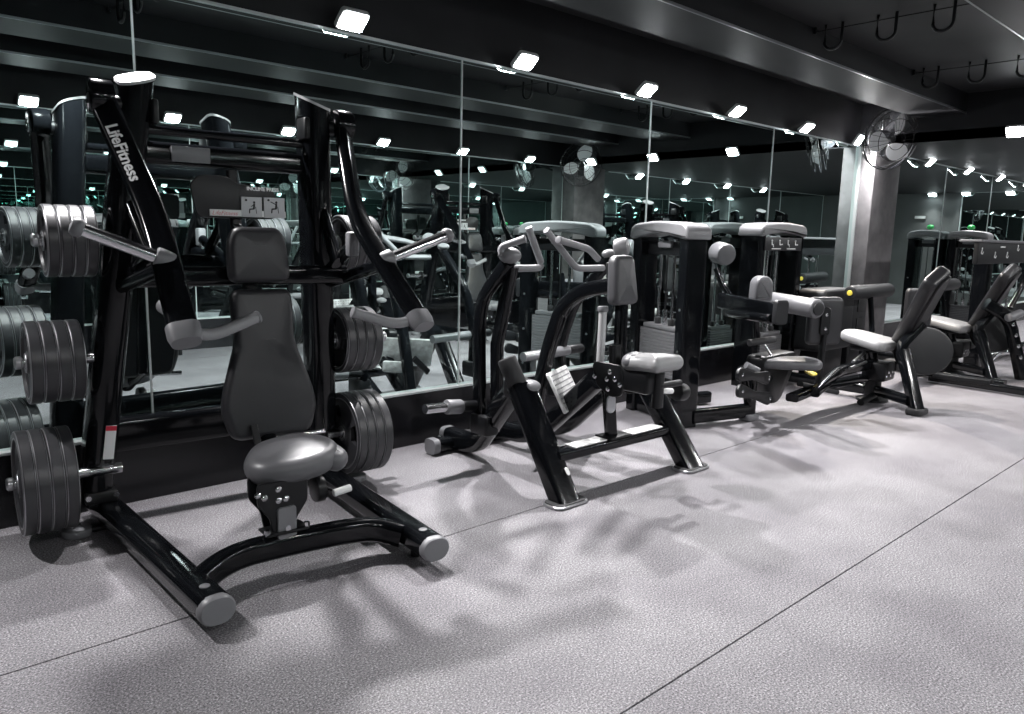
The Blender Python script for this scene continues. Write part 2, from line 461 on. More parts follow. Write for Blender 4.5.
# ------------------------------------------------------------------ ceiling hooks
for k, X in enumerate((1.75, 3.68, 5.6, 7.5)):
    t = thing('hook_wire', (X, 2.3, ZC-.035), ['thin dark wire across the ceiling bay nearest the viewer', 'thin dark wire across the second ceiling bay', 'thin dark wire carrying the nearer row of ceiling hooks',
              'thin dark wire carrying the farther row of ceiling hooks'][k], 'wire', 'wires across the ceiling bays')
    part(MB().tube([(X, by1-.01, ZC-.03), (X, by2+.01, ZC-.03)], .004), 'wire_line', 'satin', t)
    for e, y in enumerate((by1-.01, by2+.01)):
        part(MB().cyl((X, y, ZC), (X, y, ZC-.045), .012), 'fixing', 'satin', t)
    for q, y in enumerate((2.70, 2.33, 1.97)):
        y += by1-2.86
        b = MB(); w, dp = .062, .17
        pts = [V((X-.02, y-w, ZC)), V((X-.02, y-w, ZC-dp+.05))]
        pts += [V((X-.02, y-w*math.cos(a), ZC-dp+.05-.055*math.sin(a))) for a in [PI*i/10 for i in range(1, 10)]]
        pts += [V((X-.02, y+w, ZC-dp+.05)), V((X-.02, y+w, ZC))]
        b.tube(pts, .011)
        row = ['nearest unseen', 'second, mirrored', 'nearer', 'farther'][k]
        single(b, 'ceiling_hook', 'satin', f'black U-shaped ceiling hook, {["left", "middle", "right"][q]} one of the {row} row of three', 'hook', 'U-shaped hooks under the ceiling')

# ------------------------------------------------------------------ wall fans
def wall_fan(c, wall_y, label, turn=0.):
    c = V(c); t = thing('wall_fan', c, label, 'fan', 'wall fans on the pillars')
    ax = V((-.42, -.82 if wall_y > 0 else .82, -.22)).normalized()
    R = basis(ax)
    X_, Y_ = R @ V((1, 0, 0)), R @ V((0, 1, 0))
    part(MB().lathe([(0, -.16), (.05, -.155), (.075, -.12), (.08, -.04), (.06, -.01), (0, 0)], c-ax*.04, ax, 24), 'motor', 'satin', t)
    part(MB().lathe([(0, .0), (.05, .0), (.05, .03), (.035, .05), (0, .056)], c, ax, 20), 'hub', 'satin', t)
    for k in range(3):
        a0 = turn+k*2*PI/3; b = MB()
        rows = []
        for i in range(9):
            r = .05+.235*i/8
            half = (.14+.56*math.sin(PI*min(1, (i+1.2)/9.5)**.8))
            row = []
            for j in range(7):
                a = a0+(j/6-.5)*2*half*(.9 if i else .6)+.25*i/8
                row.append(c+X_*(r*math.cos(a))+Y_*(r*math.sin(a))+ax*(.02+(j/6-.5)*.07))
            rows.append(row)
        for off in (0, .005):
            g = [[b.b.verts.new(p+ax*off) for p in row] for row in rows]
            for i in range(8):
                for j in range(6): b.b.faces.new((g[i][j], g[i][j+1], g[i+1][j+1], g[i+1][j]))
        part(b, 'blade', 'blade', t)
    b = MB()
    for r, z in ((.325, .0), (.31, .06), (.22, .095), (.10, .11), (.31, -.06), (.2, -.1)):
        pts = [c+X_*(r*math.cos(a))+Y_*(r*math.sin(a))+ax*z for a in [2*PI*i/40 for i in range(41)]]
        b.tube(pts, .004 if r < .32 else .008, n=2, caps=False)
    for k in range(18):
        a = 2*PI*k/28; e = X_*math.cos(a)+Y_*math.sin(a)
        b.tube([c+e*.05+ax*.112, c+e*.22+ax*.095, c+e*.31+ax*.06, c+e*.325, c+e*.31-ax*.06, c+e*.2-ax*.1, c+e*.08-ax*.12], .0022, n=1, caps=False)
    part(b, 'cage', 'satin', t)
    wy = 3.74 if wall_y > 0 else -.5
    part(MB().sweep(fillet([c-ax*.16, c-ax*.24, (9.12, wy, c.z-.05)], .05), .035), 'arm', 'satin', t)
    part(MB().box((9.12, wy-(.008 if wy > 0 else -.008), c.z-.05), (.12, .016, .16), bev=.006), 'wall_bracket', 'satin', t)
FC = P(890, 139, x=8.78)
wall_fan(FC, 1, 'large caged wall fan with three white blades on the grey pillar', 1.2)
wall_fan((8.72, -.12, 2.42), -1, 'large caged fan on the opposite pillar, seen in the mirror', .4)
# ------------------------------------------------------------------ weight plates
def plate_mesh(R0, th, bore=.026):
    """cast plate with a raised rim, a hub and grip holes; axis = local x, centred"""
    b = MB(); n = 60
    ang = [2*PI*i/n for i in range(n)]
    rr = [bore, .20*R0+.006, .24*R0+.008, .42*R0, .70*R0, .80*R0, .84*R0, R0-.006, R0]
    zz = [th*.5, th*.5, th*.30, th*.26, th*.26, th*.28, th*.5, th*.5, th*.5-.006]
    def ring(r, x): return [b.b.verts.new((x, r*math.cos(a), r*math.sin(a))) for a in ang]
    def hole(i): return (i % 20) in (3, 4, 5, 6, 7, 8, 9)
    sides = []
    for sg in (1, -1):
        rings = [ring(r, sg*z) for r, z in zip(rr, zz)]
        for k in range(len(rr)-1):
            for i in range(n):
                if k == 3 and hole(i): continue
                j = (i+1) % n
                b.b.faces.new((rings[k][i], rings[k][j], rings[k+1][j], rings[k+1][i]))
        sides.append(rings)
    b.bridge(sides[0][-1], sides[1][-1]); b.bridge(sides[0][0], sides[1][0])
    A, B = sides
    for i in range(n):
        j = (i+1) % n
        if hole(i):
            b.b.faces.new((A[3][i], A[3][j], B[3][j], B[3][i])); b.b.faces.new((A[4][i], A[4][j], B[4][j], B[4][i]))
            if not hole(i-1): b.b.faces.new((A[3][i], A[4][i], B[4][i], B[3][i]))
            if not hole(j): b.b.faces.new((A[3][j], A[4][j], B[4][j], B[3][j]))
    return b
PM = {}
def plate(kind, loc, tilt, label, group, rot=0.):
    R0, th = kind
    if kind not in PM:
        o = plate_mesh(R0, th).build('weight_plate', M['plate'], origin=(0, 0, 0))
        # bright worn edges on the rim, cast dots and the hub collar
        e = MB()
        for sg in (1, -1):
            e.lathe([(R0*.845, sg*th*.5), (R0*.86, sg*(th*.5+.0012)), (R0*.875, sg*th*.5)], (0, 0, 0), (1, 0, 0), 60)
        for sg in (1, -1):
            e.lathe([(R0-.0075, sg*(th*.5-.0005)), (R0-.004, sg*(th*.5+.0003)), (R0-.001, sg*(th*.5-.003))], (0, 0, 0), (1, 0, 0), 60)
            e.lathe([(.027, sg*(th*.5-.001)), (.028, sg*(th*.5+.002)), (.04, sg*(th*.5+.002)), (.041, sg*(th*.5-.001))], (0, 0, 0), (1, 0, 0), 30)
        ed = e.build('worn_edge', M['plate_edge'], o)
        PM[kind] = o
        o2 = o; ch = [ed]
    else:
        src = PM[kind]
        o2 = src.copy(); COL.objects.link(o2)
        for k in [c for c in src.children]:
            c2 = k.copy(); COL.objects.link(c2); c2.parent = o2
    o2.location = loc; o2.rotation_euler = (rot, tilt, 0)
    tag(o2, label, 'weight plate', group)
    return o2
PL_S, PL_M, PL_L = (.145, .041), (.170, .045), (.218, .045)

# ------------------------------------------------------------------ incline press
def incline_press(cx, label, group=None):
    fy = 0.
    t = thing('incline_press', (cx, 3.1, 0), label, 'exercise machine', group)
    X = lambda dx: cx+dx
    for s in (-1, 1):
        BX, RX = (.585, .555) if s < 0 else (.515, .485)
        KX, HX, EX = (.44, .425, .45) if s < 0 else (.50, .455, .415)
        # base rail with caps and feet
        r = part(MB().sweep([(X(s*EX), 2.375, .088), (X(s*RX), 3.80, .088)], .118, .095, k=.75), 'base_rail', 'black', t)
        d = V((-s*(RX-EX), -1.425, 0)).normalized()
        e0 = V((X(s*EX), 2.375, .088))
        part(MB().sweep([e0-d*.004, e0+d*.022, e0+d*.03], .126, .10, scale=[1, 1, .9]), 'end_cap', 'cap', r)
        part(MB().cyl(e0-d*.085+V((0, 0, .045)), e0-d*.085+V((0, 0, .051)), .018, bev=.002), 'cap_button', 'cap', r)
        for yy in (2.52, 3.66):
            part(MB().cyl((X(s*(EX+(yy-2.375)*(RX-EX)/1.425)), yy, .0), (X(s*(EX+(yy-2.375)*(RX-EX)/1.425)), yy, .05), .022, bev=.004), 'foot', 'rubber', r)
        fo = part(MB().sweep([(X(s*.56), 3.56, .022), (X(s*.67), 3.56, .022)], .07, .024), 'anchor_foot', 'satin', t)
        part(MB().cyl((X(s*.67), 3.56, 0), (X(s*.67), 3.56, .035), .062, bev=.008), 'anchor_disc', 'cap', fo)
        part(MB().cyl((X(s*.67), 3.56, .035), (X(s*.67), 3.56, .05), .018, 6), 'anchor_nut', 'chrome', fo)
        # upright with slanted top
        up = part(MB().sweep([(X(s*BX), 3.64, .13), (X(s*.38), 3.385, 1.935)], .125, .185, up=(0, 1, 0), k=.8, cut1=(s*.3, -.3, 1)), 'upright', 'black', t)
        tp = V((X(s*.38), 3.385, 1.935))
        ud = (tp-V((X(s*BX), 3.64, .13))).normalized()
        part(MB().sweep([tp-ud*.002, tp+ud*.010], .132, .192, up=(0, 1, 0), k=.8, cut0=(s*.3, -.3, 1), cut1=(s*.3, -.3, 1)), 'end_cap', 'lightcap', up)
        pb = part(MB().box((X(s*(BX-.015)), 3.63, .16), (.13, .20, .055), bev=.01), 'foot_bracket', 'satin', up)
        for dx in (-.055, .055): part(MB().cyl((X(s*.57+dx), 3.535, .17), (X(s*.57+dx), 3.515, .17), .013, 6), 'bolt', 'chrome', pb)
        # warning sticker low on the inner post
        # pivot at the head of the arm
        part(MB().cyl((X(s*.34), 3.36, 1.825), (X(s*.56), 3.36, 1.825), .034, bev=.004), 'pivot_axle', 'satin', t)
        part(MB().box((X(s*.325), 3.36, 1.81), (.03, .10, .10), bev=.012), 'pivot_plate', 'satin', t)
        # press arm
        ap = fillet([(X(s*.515), 3.355, 1.845), (X(s*.42), 3.03, 1.40), (X(s*KX), 2.63, .995)], [0, .16, 0], 8)
        arm = part(MB().sweep(ap, .06, .102, up=(s*.5, .8, .6), k=.85, n=5), 'press_arm', 'black', t)
        a0 = V((X(s*.515), 3.355, 1.845)); ad = (ap[0]-ap[1]).normalized()
        part(MB().cyl(a0-V((s*.041, 0, 0)), a0+V((s*.041, 0, 0)), .068, 24, bev=.006), 'arm_head', 'black', arm)
        part(MB().cyl(a0+V((s*.040, 0, -.03)), a0+V((s*.052, 0, -.03)), .022, 8, bev=.003), 'arm_bolt', 'chrome', arm)
        # grey end knuckle and two handles
        k0 = V((X(s*KX), 2.63, .995)); kd = (ap[-1]-ap[-2]).normalized()
        kn = part(MB().sweep([k0-kd*.02, k0+kd*.02, k0+kd*.05], .076, .115, up=(s*.5, .8, .6), k=.9, scale=[1, 1, .85]), 'knuckle', 'cap', arm)
        hp = fillet([k0+kd*.0, k0+V((-s*.10, .02, -.025)), k0+V((-s*.27, .05, .03))], .05, 6)
        h = part(MB().tube(hp, .021, n=5), 'handle', 'grip', t)
        part(MB().cyl(hp[-1], hp[-1]+(hp[-1]-hp[-2]).normalized()*.012, .024, bev=.004), 'handle_cap', 'cap', h)
        hq = [k0+V((s*.01, .07, .06)), k0+V((s*.02, .16, .075))]
        part(MB().tube(hq, .028), 'handle', 'cap', t)
        # loading horn on the arm, with collar and brace
        h0 = V((X(s*HX), 2.85, 1.225)); h1 = h0+V((s*(.27 if s < 0 else .345), .03, .112)); hd = (h1-h0).normalized()
        horn = part(MB().cyl(h0, h1, .0245, 20), 'loading_horn', 'chrome', t)
        part(MB().cyl(h0-hd*.02, h0+hd*.045, .038, bev=.006), 'collar', 'cap', horn)
        part(MB().lathe([(.026, -.012), (.033, -.004), (.034, .012), (.026, .026), (0, .031)], h1, hd, 20), 'horn_tip', 'cap', horn)
        part(MB().sweep([h0+V((s*.0, .02, -.02)), V((X(s*.47), 3.40, 1.10))], .042, .06), 'arm_brace', 'black', t)
        # side struts from the upright to the middle bar
        part(MB().sweep([(X(s*.43), 3.42, 1.46), (X(s*.40), 3.18, 1.20)], .04, .075, up=(0, 1, 0)), 'strut', 'black', t)
        part(MB().box((X(s*.415), 3.06, 1.29), (.05, .05, .11), bev=.012), 'arm_stop', 'cap', t)
        part(MB().sweep([(X(s*.44), 3.43, 1.12), (X(s*.415), 3.08, 1.275)], .05, .06), 'stop_bracket', 'black', t)
        # storage pegs
        for (px, py, pz) in [(p_[0]+(e_ if s < 0 else 0), p_[1], p_[2]) for p_, e_ in zip(PEGS, PEGX)]:
            g = part(MB().cyl((X(s*(.44+.03*(1.9-pz))), py, pz), (X(s*px), py, pz), .0235, 20), 'storage_peg', 'chrome', t)
            part(MB().lathe([(.0235, -.004), (.027, 0), (.027, .016), (.02, .022), (0, .022)], (X(s*px), py, pz), (s, 0, 0), 20), 'peg_cap', 'steel', g)
            part(MB().cyl((X(s*(px-.205)), py, pz), (X(s*(px-.19)), py, pz), .055, bev=.003), 'peg_flange', 'satin', g)
    # cross bars
    part(MB().sweep([(X(-.42), 3.44, 1.655), (X(.42), 3.44, 1.655)], .07, .095, k=.8), 'cross_bar', 'black', t)
    part(MB().tube([(X(-.40), 3.40, 1.745), (X(.40), 3.40, 1.745)], .02), 'cross_bar', 'black', t)
    part(MB().sweep([(X(-.47), 3.25, 1.145), (X(.47), 3.25, 1.145)], .06, .085, k=.8), 'cross_bar', 'black', t)
    part(MB().sweep([(X(-.52), 3.68, .40), (X(.52), 3.68, .40)], .08, .16, k=.7), 'rear_beam', 'black', t)
    part(MB().box((X(-.17), 3.395, 1.655), (.16, .012, .065), bev=.004), 'label_plate', 'cap', t)
    # bowed front tube
    un = lambda p: V((cx, 3.4, 0))+Matrix.Rotation(-ROT, 3, 'Z') @ (p-V((1.42, 3.4, 0)))
    fp = fillet([un(p-V((.02, .06, 0))) for p in (P(192, 580, z=.085), P(228, 551, z=.11), P(285, 537, z=.125), P(342, 526, z=.125), P(372, 523, z=.11), P(398, 530, z=.085))], [0, .14, .2, .2, .14, 0], 8)
    part(MB().sweep(fp, .075, .10, k=.8), 'bowed_crossmember', 'black', t)
    # seat post, brackets and bolts
    pb = part(MB().box((X(-.085), 2.68, .185), (.17, .10, .012), bev=.004), 'post_base', 'satin', t)
    for dx in (-.08, .08): part(MB().cyl((X(dx-.085), 2.645, .185), (X(dx-.085), 2.645, .207), .012, 6), 'bolt', 'chrome', pb)
    sp = part(MB().box((X(-.085), 2.68, .235), (.075, .05, .15), bev=.008), 'seat_post', 'black', t)
    part(MB().pad(fillet([(-.038, -.07, 0), (.038, -.07, 0), (.038, .06, 0), (-.038, .06, 0)], .014, closed=True), .012, .003, (X(-.085), 2.648, .225), basis((0, -1, 0), (1, 0, 0)), n=1), 'clevis', 'cap', sp)
    part(MB().cyl((X(-.085), 2.644, .20), (X(-.085), 2.635, .20), .011, 16), 'pin', 'chrome', sp)
    br = fillet([(-.10, .085, 0), (.10, .085, 0), (.10, -.01, 0), (.055, -.075, 0), (.04, -.14, 0), (-.04, -.14, 0), (-.055, -.06, 0), (-.10, .0, 0)], .015, closed=True)
    kb = part(MB().pad(br, .014, .003, (X(-.095), 2.66, .305), basis((0, -1, 0), (1, 0, 0)), n=1), 'seat_bracket', 'satin', t)
    part(MB().pad(br, .014, .003, (X(-.095), 2.76, .305), basis((0, -1, 0), (1, 0, 0)), n=1), 'seat_bracket', 'satin', t)
    for dx, dz in ((-.10, .045), (-.075, .03), (-.02, .055), (-.02, .01), (.01, .012), (.03, -.03), (-.012, -.07)):
        part(MB().lathe([(0, 0), (.013, 0), (.013, .004), (.007, .009), (0, .010)], (X(-.095+dx), 2.653, .305+dz), (0, -1, 0), 12), 'bolt', 'chrome', kb)
    cam_ = part(MB().cyl((X(.09), 2.79, .28), (X(.13), 2.79, .28), .055, 24, bev=.006), 'adjuster_cam', 'satin', t)
    part(MB().tube([(X(.11), 2.78, .30), (X(.16), 2.72, .275)], .006), 'lever_rod', 'satin', cam_)
    part(MB().cyl((X(.145), 2.72, .272), (X(.225), 2.72, .282), .0155, bev=.004), 'lever_grip', 'white', cam_)
    part(MB().sweep([(X(-.07), 2.92, .36), (X(-.07), 3.02, .53)], .03, .012, up=(0, 1, 0)), 'backrest_link', 'satin', t)
    part(MB().cyl((X(.02), 3.02, .46), (X(.26), 3.05, .45), .013), 'adjuster_rod', 'chrome', t)
    part(MB().sweep([(X(0), 2.86, .36), (X(0), 3.12, .50), (X(0), 3.20, 1.05), (X(0), 3.25, 1.32)], .07, .05, up=(0, 1, 0)), 'backrest_spine', 'black', t)
    part(MB().sweep([(X(0), 3.24, 1.30), (X(0), 3.36, 1.36), (X(0), 3.40, 1.60)], .05, .03, up=(0, 1, 0)), 'placard_stay', 'satin', t)
    # seat: wide saddle with rounded nose
    so = fillet([(-.10, .19, 0), (-.20, .02, 0), (-.185, -.10, 0), (-.06, -.16, 0), (.10, -.15, 0), (.20, -.05, 0), (.19, .08, 0), (.10, .19, 0)], .09, 6, closed=True)
    st = part(MB().pad(so, .105, .05, (X(.0), 2.79, .425), basis((-.10, -.06, 1), (1, 0, 0)), n=6, dome=.014), 'seat', 'vinyl_grey', t)
    part(MB().pad(fillet([(-.06, .0, 0), (.03, -.075, 0), (.10, -.01, 0), (.06, .09, 0), (-.03, .09, 0)], .05, 5, closed=True), .08, .038, (X(.12), 2.715, .425), basis((.1, -.4, 1), (1, 0, 0)), n=5), 'seat_lobe', 'vinyl_grey', st)
    # backrest: narrow waist, broad foot
    def out(pts): return fillet([(x, y, 0) for x, y in pts]+[(-x, y, 0) for x, y in reversed(pts)], .045, 5, closed=True)
    Rb = basis((0, -.99, .15), (1, 0, 0))
    bo = out([(.12, .325), (.135, .27), (.128, .10), (.193, -.10), (.21, -.19), (.172, -.315)])
    bk = part(MB().pad(bo, .075, .030, (X(.025), 3.11, .77), Rb, n=5, dome=.008), 'backrest', 'vinyl', t)
    part(MB().pad(out([(.11, .31), (.11, .1), (.17, -.12), (.15, -.30)]), .02, .004, (X(.025), 3.155, .77), Rb, n=1), 'backing_board', 'satin', bk)
    ho = out([(.10, .118), (.127, .05), (.133, -.118)])
    hd_ = part(MB().pad(ho, .075, .030, (X(.018), 3.16, 1.238), Rb, n=5, dome=.008), 'headrest', 'vinyl', t)
    # placard
    zc = P(250, 205, y=3.32).z; xc = P(250, 205, y=3.32).x-1.42
    Rp = basis((0, -1, .06), (1, 0, 0))
    w = lambda px, py: V((P(px, py, y=3.30).x-1.42+cx, 3.30, P(px, py, y=3.30).z))
    sb = part(MB().pad(fillet([(-.175, -.06, 0), (.17, -.06, 0), (.17, .075, 0), (.0, .09, 0), (-.04, .12, 0), (-.16, .12, 0), (-.20, .08, 0)], .03, 4, closed=True), .02, .005, (X(-.0), 3.335, w(250, 205).z-.0), Rp, n=2), 'placard', 'ink', t)
    def quad(px0, py0, px1, py1, th, mt_, nm, dy=0.):
        a, c = w(px0, py0), w(px1, py1)
        return part(MB().box(((a.x+c.x)/2, 3.315-dy, (a.z+c.z)/2), (abs(c.x-a.x), th, abs(a.z-c.z)), bev=.001), nm, mt_, sb)
    q = quad(213, 209, 287, 218, .006, 'white', 'logo_band')
    a = w(228, 213.2); text(q, 'logo_lettering', 'LifeFitness', 'red', (a.x-.002, 3.3105, a.z), Rp, .026, .0004, .35, -.0004)
    q = quad(243.5, 196.5, 264, 217.5, .008, 'lgrey', 'pictogram', .001)
    q2 = quad(265.5, 197.5, 286, 218.5, .008, 'lgrey', 'pictogram', .001)
    for k, (qq, px) in enumerate(((q, 254), (q2, 275.5))):
        c0 = w(px, 207.5); yy = 3.309
        def pt(dx, dz): return V((c0.x+dx, yy, c0.z+dz))
        b = MB()
        b.ball(pt(.010, .022), .0055, (1, .3, 1), 10)
        b.sweep([pt(.010, .016), pt(.008, -.006)], .003, .009)
        b.sweep([pt(.010, -.006), pt(-.010, -.008)], .003, .006); b.sweep([pt(-.010, -.006), pt(-.012, -.026)], .003, .005)
        b.sweep(([pt(.010, .012), pt(-.004, .004)] if k == 0 else [pt(.010, .012), pt(-.016, .024)]), .003, .004)
        b.sweep([pt(.016, .004), pt(.020, -.026)], .003, .0025)
        part(b, 'figure', 'ink', qq)
        part(MB().lathe([(0, 0), (.005, 0), (.005, .002), (0, .002)], pt(-.026, .031), (0, -1, 0), 12), 'number_dot', 'ink', qq)
    a = w(265, 189.5); text(sb, 'title_lettering', 'INCLINE PRESS', 'white', (a.x, 3.316, a.z), Rp, .022, .0006, 0, .0006)
    # lettering along the left arm
    return t
PEGS = ((.75, 3.47, 1.285), (.815, 3.52, .79), (.846, 3.52, .29))
PEGX = (.0, .02, .05)
ROT = -.07
press = incline_press(1.42, 'black plate-loaded incline press at the left with padded seat and loaded pegs')
# lettering on the outer face of the left arm, warning sticker on the left upright
arm = [o for o in press.children if o.name.startswith('press_arm')][0]
A0, A1 = V((1.42-.515, 3.355, 1.845)), V((1.42-.42, 3.03, 1.40))
dr = (A1-A0).normalized()
side = dr.cross(V((-.5, .8, .6))).normalized()
if side.x > 0: side = -side
cc = A0+dr*.285
text(arm, 'arm_lettering', 'LifeFitness', 'white', cc+side*.0308, basis(side, dr), .064, .0008, .3, .0015)
upl = [o for o in press.children if o.name.startswith('upright')][0]
U0, U1 = V((1.42-.585, 3.64, .13)), V((1.42-.38, 3.385, 1.935)); ud = (U1-U0).normalized()
nf = V((0, -1, 0)); nf = (nf-ud*nf.dot(ud)).normalized()
st = part(MB().box(U0+ud*.30+nf*.0935+V((.022, 0, 0)), (.042, .155, .003), basis(nf, ud.cross(nf))), 'warning_sticker', 'white', upl)
part(MB().box(U0+ud*.366+nf*.0945+V((.022, 0, 0)), (.042, .022, .003), basis(nf, ud.cross(nf))), 'red_strip', 'red', st)

RM = Matrix.Rotation(ROT, 3, 'Z')
piv = V((1.42, 3.4, 0))
press.rotation_euler = (0, 0, ROT)
press.location = piv+RM @ (press.location-piv)
for (px, py, pz), kind, row, ex in zip(PEGS, (PL_S, PL_M, PL_L), ('top', 'middle', 'bottom'), PEGX):
    for s, sd in ((-1, 'left'), (1, 'right')):
        for i in range(4):
            x = 1.42+s*(px+(ex if s < 0 else 0)-(.018 if s < 0 else (.03 if pz > 1 else .08))-i*(kind[1]+.0045)-kind[1]/2)
            nm = ('outermost', 'second from outside', 'third from outside', 'innermost')[i]
            sz = {'top': 'small', 'middle': 'medium', 'bottom': 'large'}[row]
            o = plate(kind, piv+RM @ (V((x, py, pz-.003))-piv), random.uniform(-.012, .012), f'{sz} grey weight plate, {nm} on the {row} {sd} peg of the press', f'plates on the {row} {sd} peg', random.uniform(0, 6))
            o.rotation_euler.z = ROT
# ------------------------------------------------------------------ plate-loaded row
def row_machine(label, group=None):
    t = thing('row_machine', (3.23, 3.05, 0), label, 'exercise machine', group)
    def leg(foot, top):
        f, tp = V(foot), V(top)
        lg = part(MB().sweep([f, tp], .15, .10, up=(0, 1, .3), k=.55, cut0=(0, 0, 1)), 'leg', 'black', t)
        fo = fillet([(-.12, -.075, 0), (.12, -.075, 0), (.12, .06, 0), (-.12, .06, 0)], .05, 5, closed=True)
        part(MB().pad(fo, .014, .004, (f.x, f.y, .009), n=2), 'foot_plate', 'steel', lg)
        part(MB().pad(fo, .02, .004, (f.x, f.y, .012), Matrix.Scale(.93, 3), n=2), 'foot_pad', 'rubber', lg)
        return lg
    l1 = leg((2.735, 2.535, .015), (2.755, 2.90, .55))
    part(MB().pad(racetrack(.026, .045, 3), .004, .001, (2.775, 2.558, .155), basis((0, -.83, .56), (1, 0, 0)), n=1), 'badge', 'white', l1)
    leg((3.755, 2.475, .015), (3.735, 2.87, .56))
    # rear legs rise from the floor bar to the front legs
    for x0, x1, yb in ((2.90, 2.77, 3.70), (3.62, 3.72, 3.66)):
        ff = fillet([(x0, yb, .075), (x0, yb-.26, .075), (x1, 2.96, .53)], [0, .12, 0], 8)
        l3 = part(MB().sweep(ff, .10, .125, k=.6), 'leg', 'black', t)
        if x0 < 3:
            part(MB().sweep([(x0, yb-.005, .075), (x0, yb+.035, .075)], .11, .125, k=.6), 'end_cap', 'cap', l3)
    lf = part(MB().sweep([(2.74, 3.64, .055), (3.80, 3.64, .055)], .10, .09, k=.7), 'floor_bar', 'black', t)
    part(MB().sweep([(2.745, 3.64, .055), (2.70, 3.64, .055)], .106, .095, k=.7), 'end_cap', 'cap', lf)
    part(MB().pad(racetrack(.24, .12, 5, .8), .012, .003, (2.98, 3.60, .106), n=1), 'grip_tape', 'rubber', lf)
    for dx in (-.13, .10): part(MB().cyl((2.92+dx, 3.66, .095), (2.92+dx, 3.66, .112), .017, 12, bev=.002), 'bolt', 'chrome', lf)
    # spine bending up to the seat
    sp = fillet([(3.22, 3.62, .10), (3.22, 3.26, .11), (3.20, 2.76, .55)], [0, .2, 0], 10)
    part(MB().sweep(sp, .09, .11, k=.6), 'spine', 'black', t)
    # head of the front leg with roller stop and bumper
    part(MB().box((2.77, 2.94, .53), (.12, .14, .12), bev=.03), 'apex_bracket', 'satin', t)
    part(MB().cyl(P(518, 386, y=2.90), P(506, 358, y=2.96), .052, 24, bev=.012), 'roller_stop', 'rubber', t)
    bp = P(529, 386, y=2.88)
    r = part(MB().cyl(bp-V((0, 0, .10)), bp, .026), 'bumper_stem', 'satin', t)
    part(MB().ball(bp, .064, (1, 1, .55), 20), 'bumper', 'shroud', r)
    # arch that carries the chest pad
    xs = 3.22
    ar = fillet([P(531, 430, x=xs), P(548, 350, x=xs), P(563, 305, x=xs), P(584, 290, x=xs), P(615, 285, x=xs)], [0, .12, .12, .10, 0], 6)
    part(MB().sweep(ar, .072, .085, up=(0, 1, .3), k=.7), 'pad_arch', 'black', t)
    ce = P(622, 281, x=3.25)
    po = fillet([(-.075, .14, 0), (.075, .14, 0), (.10, -.13, 0), (-.10, -.13, 0)], .045, 6, closed=True)
    Rp = basis((-.05, -.99, .10), (1, 0, 0))
    cp = part(MB().pad(po, .085, .034, ce, Rp, n=6, dome=.01), 'chest_pad', 'vinyl_mid', t)
    part(MB().box(ce+V((0, .055, 0)), (.10, .2, .03), Rp, bev=.008), 'pad_bracket', 'satin', cp)
    # swing arms
    xl, xr = 2.80, 3.66
    a = fillet([P(480, 425, x=xl), P(479, 325, x=xl), P(483, 297, x=xl), P(509, 261, x=xl)], [0, .1, .1, 0], 6)
    fa = part(MB().sweep(a, .055, .078, up=(0, 1, 0), k=.7), 'swing_arm', 'black', t)
    part(MB().sweep([P(497, 400, x=xl+.05), P(497, 345, x=xl+.05), P(512, 266, x=xl+.03)], .055, .075, up=(0, 1, 0), k=.6), 'arm_plate', 'black', fa)
    part(MB().ball(P(510, 255.5, x=xl), .062, (1, 1, .72), 20), 'bumper', 'shroud', fa)
    part(MB().box(P(484, 424, x=xl), (.10, .16, .12), bev=.02), 'pivot_block', 'satin', fa)
    yh = 3.30
    h = part(MB().cyl(P(425, 409, y=yh), P(447, 407, y=yh), .027), 'loading_horn', 'chrome', fa)
    part(MB().cyl(P(446, 407, y=yh), P(461, 406.5, y=yh), .042, bev=.008), 'collar', 'cap', h)
    part(MB().cyl(P(460, 406.5, y=yh), P(478, 405, y=yh), .03), 'horn_root', 'satin', h)
    nb = fillet([P(560, 385, x=xr), P(560, 345, x=xr), P(574, 302, x=xr), P(612, 258, x=xr)], [0, .12, .1, 0], 6)
    na = part(MB().sweep(nb, .055, .075, up=(0, 1, 0), k=.7), 'swing_arm', 'black', t)
    part(MB().ball(P(609, 254, x=xr), .042, (1.2, 1, .7), 16), 'bumper', 'shroud', na)
    part(MB().cyl(P(614, 248, y=3.0), P(629, 246, y=2.92), .055, 24, bev=.024), 'bumper', 'shroud', na)
    yk = 3.45
    h = part(MB().cyl(P(523, 357, y=yk), P(548, 353, y=yk), .030), 'loading_horn', 'steel', na)
    part(MB().cyl(P(547, 353.5, y=yk), P(568, 350, y=yk), .034, bev=.005), 'collar', 'cap', h)
    part(MB().cyl(P(566, 350, y=yk), P(582, 348, y=yk), .03, bev=.01), 'horn_root', 'satin', h)
    part(MB().box(P(560, 388, x=xr), (.10, .16, .12), bev=.02), 'pivot_block', 'satin', na)
    # paired handles on each arm
    def hand(pts, par):
        q = fillet([P(px, py, y=y) for px, py, y in pts], .05, 6)
        g = part(MB().tube(q, .0195, n=5), 'handle', 'grip', par)
        part(MB().cyl(q[-1], q[-1]+(q[-1]-q[-2]).normalized()*.01, .022, bev=.004), 'handle_cap', 'cap', g)
    hand([(512, 268.5, 3.07), (543, 268, 3.05), (529, 229, 3.05)], fa)
    hand([(501, 256, 3.07), (501, 247, 3.07), (524, 239, 2.97)], fa)
    hand([(603, 268, 3.05), (576, 268.5, 3.04), (547, 231, 3.04)], na)
    hand([(598, 259, 3.05), (589, 249, 3.02), (559, 240, 2.95)], na)
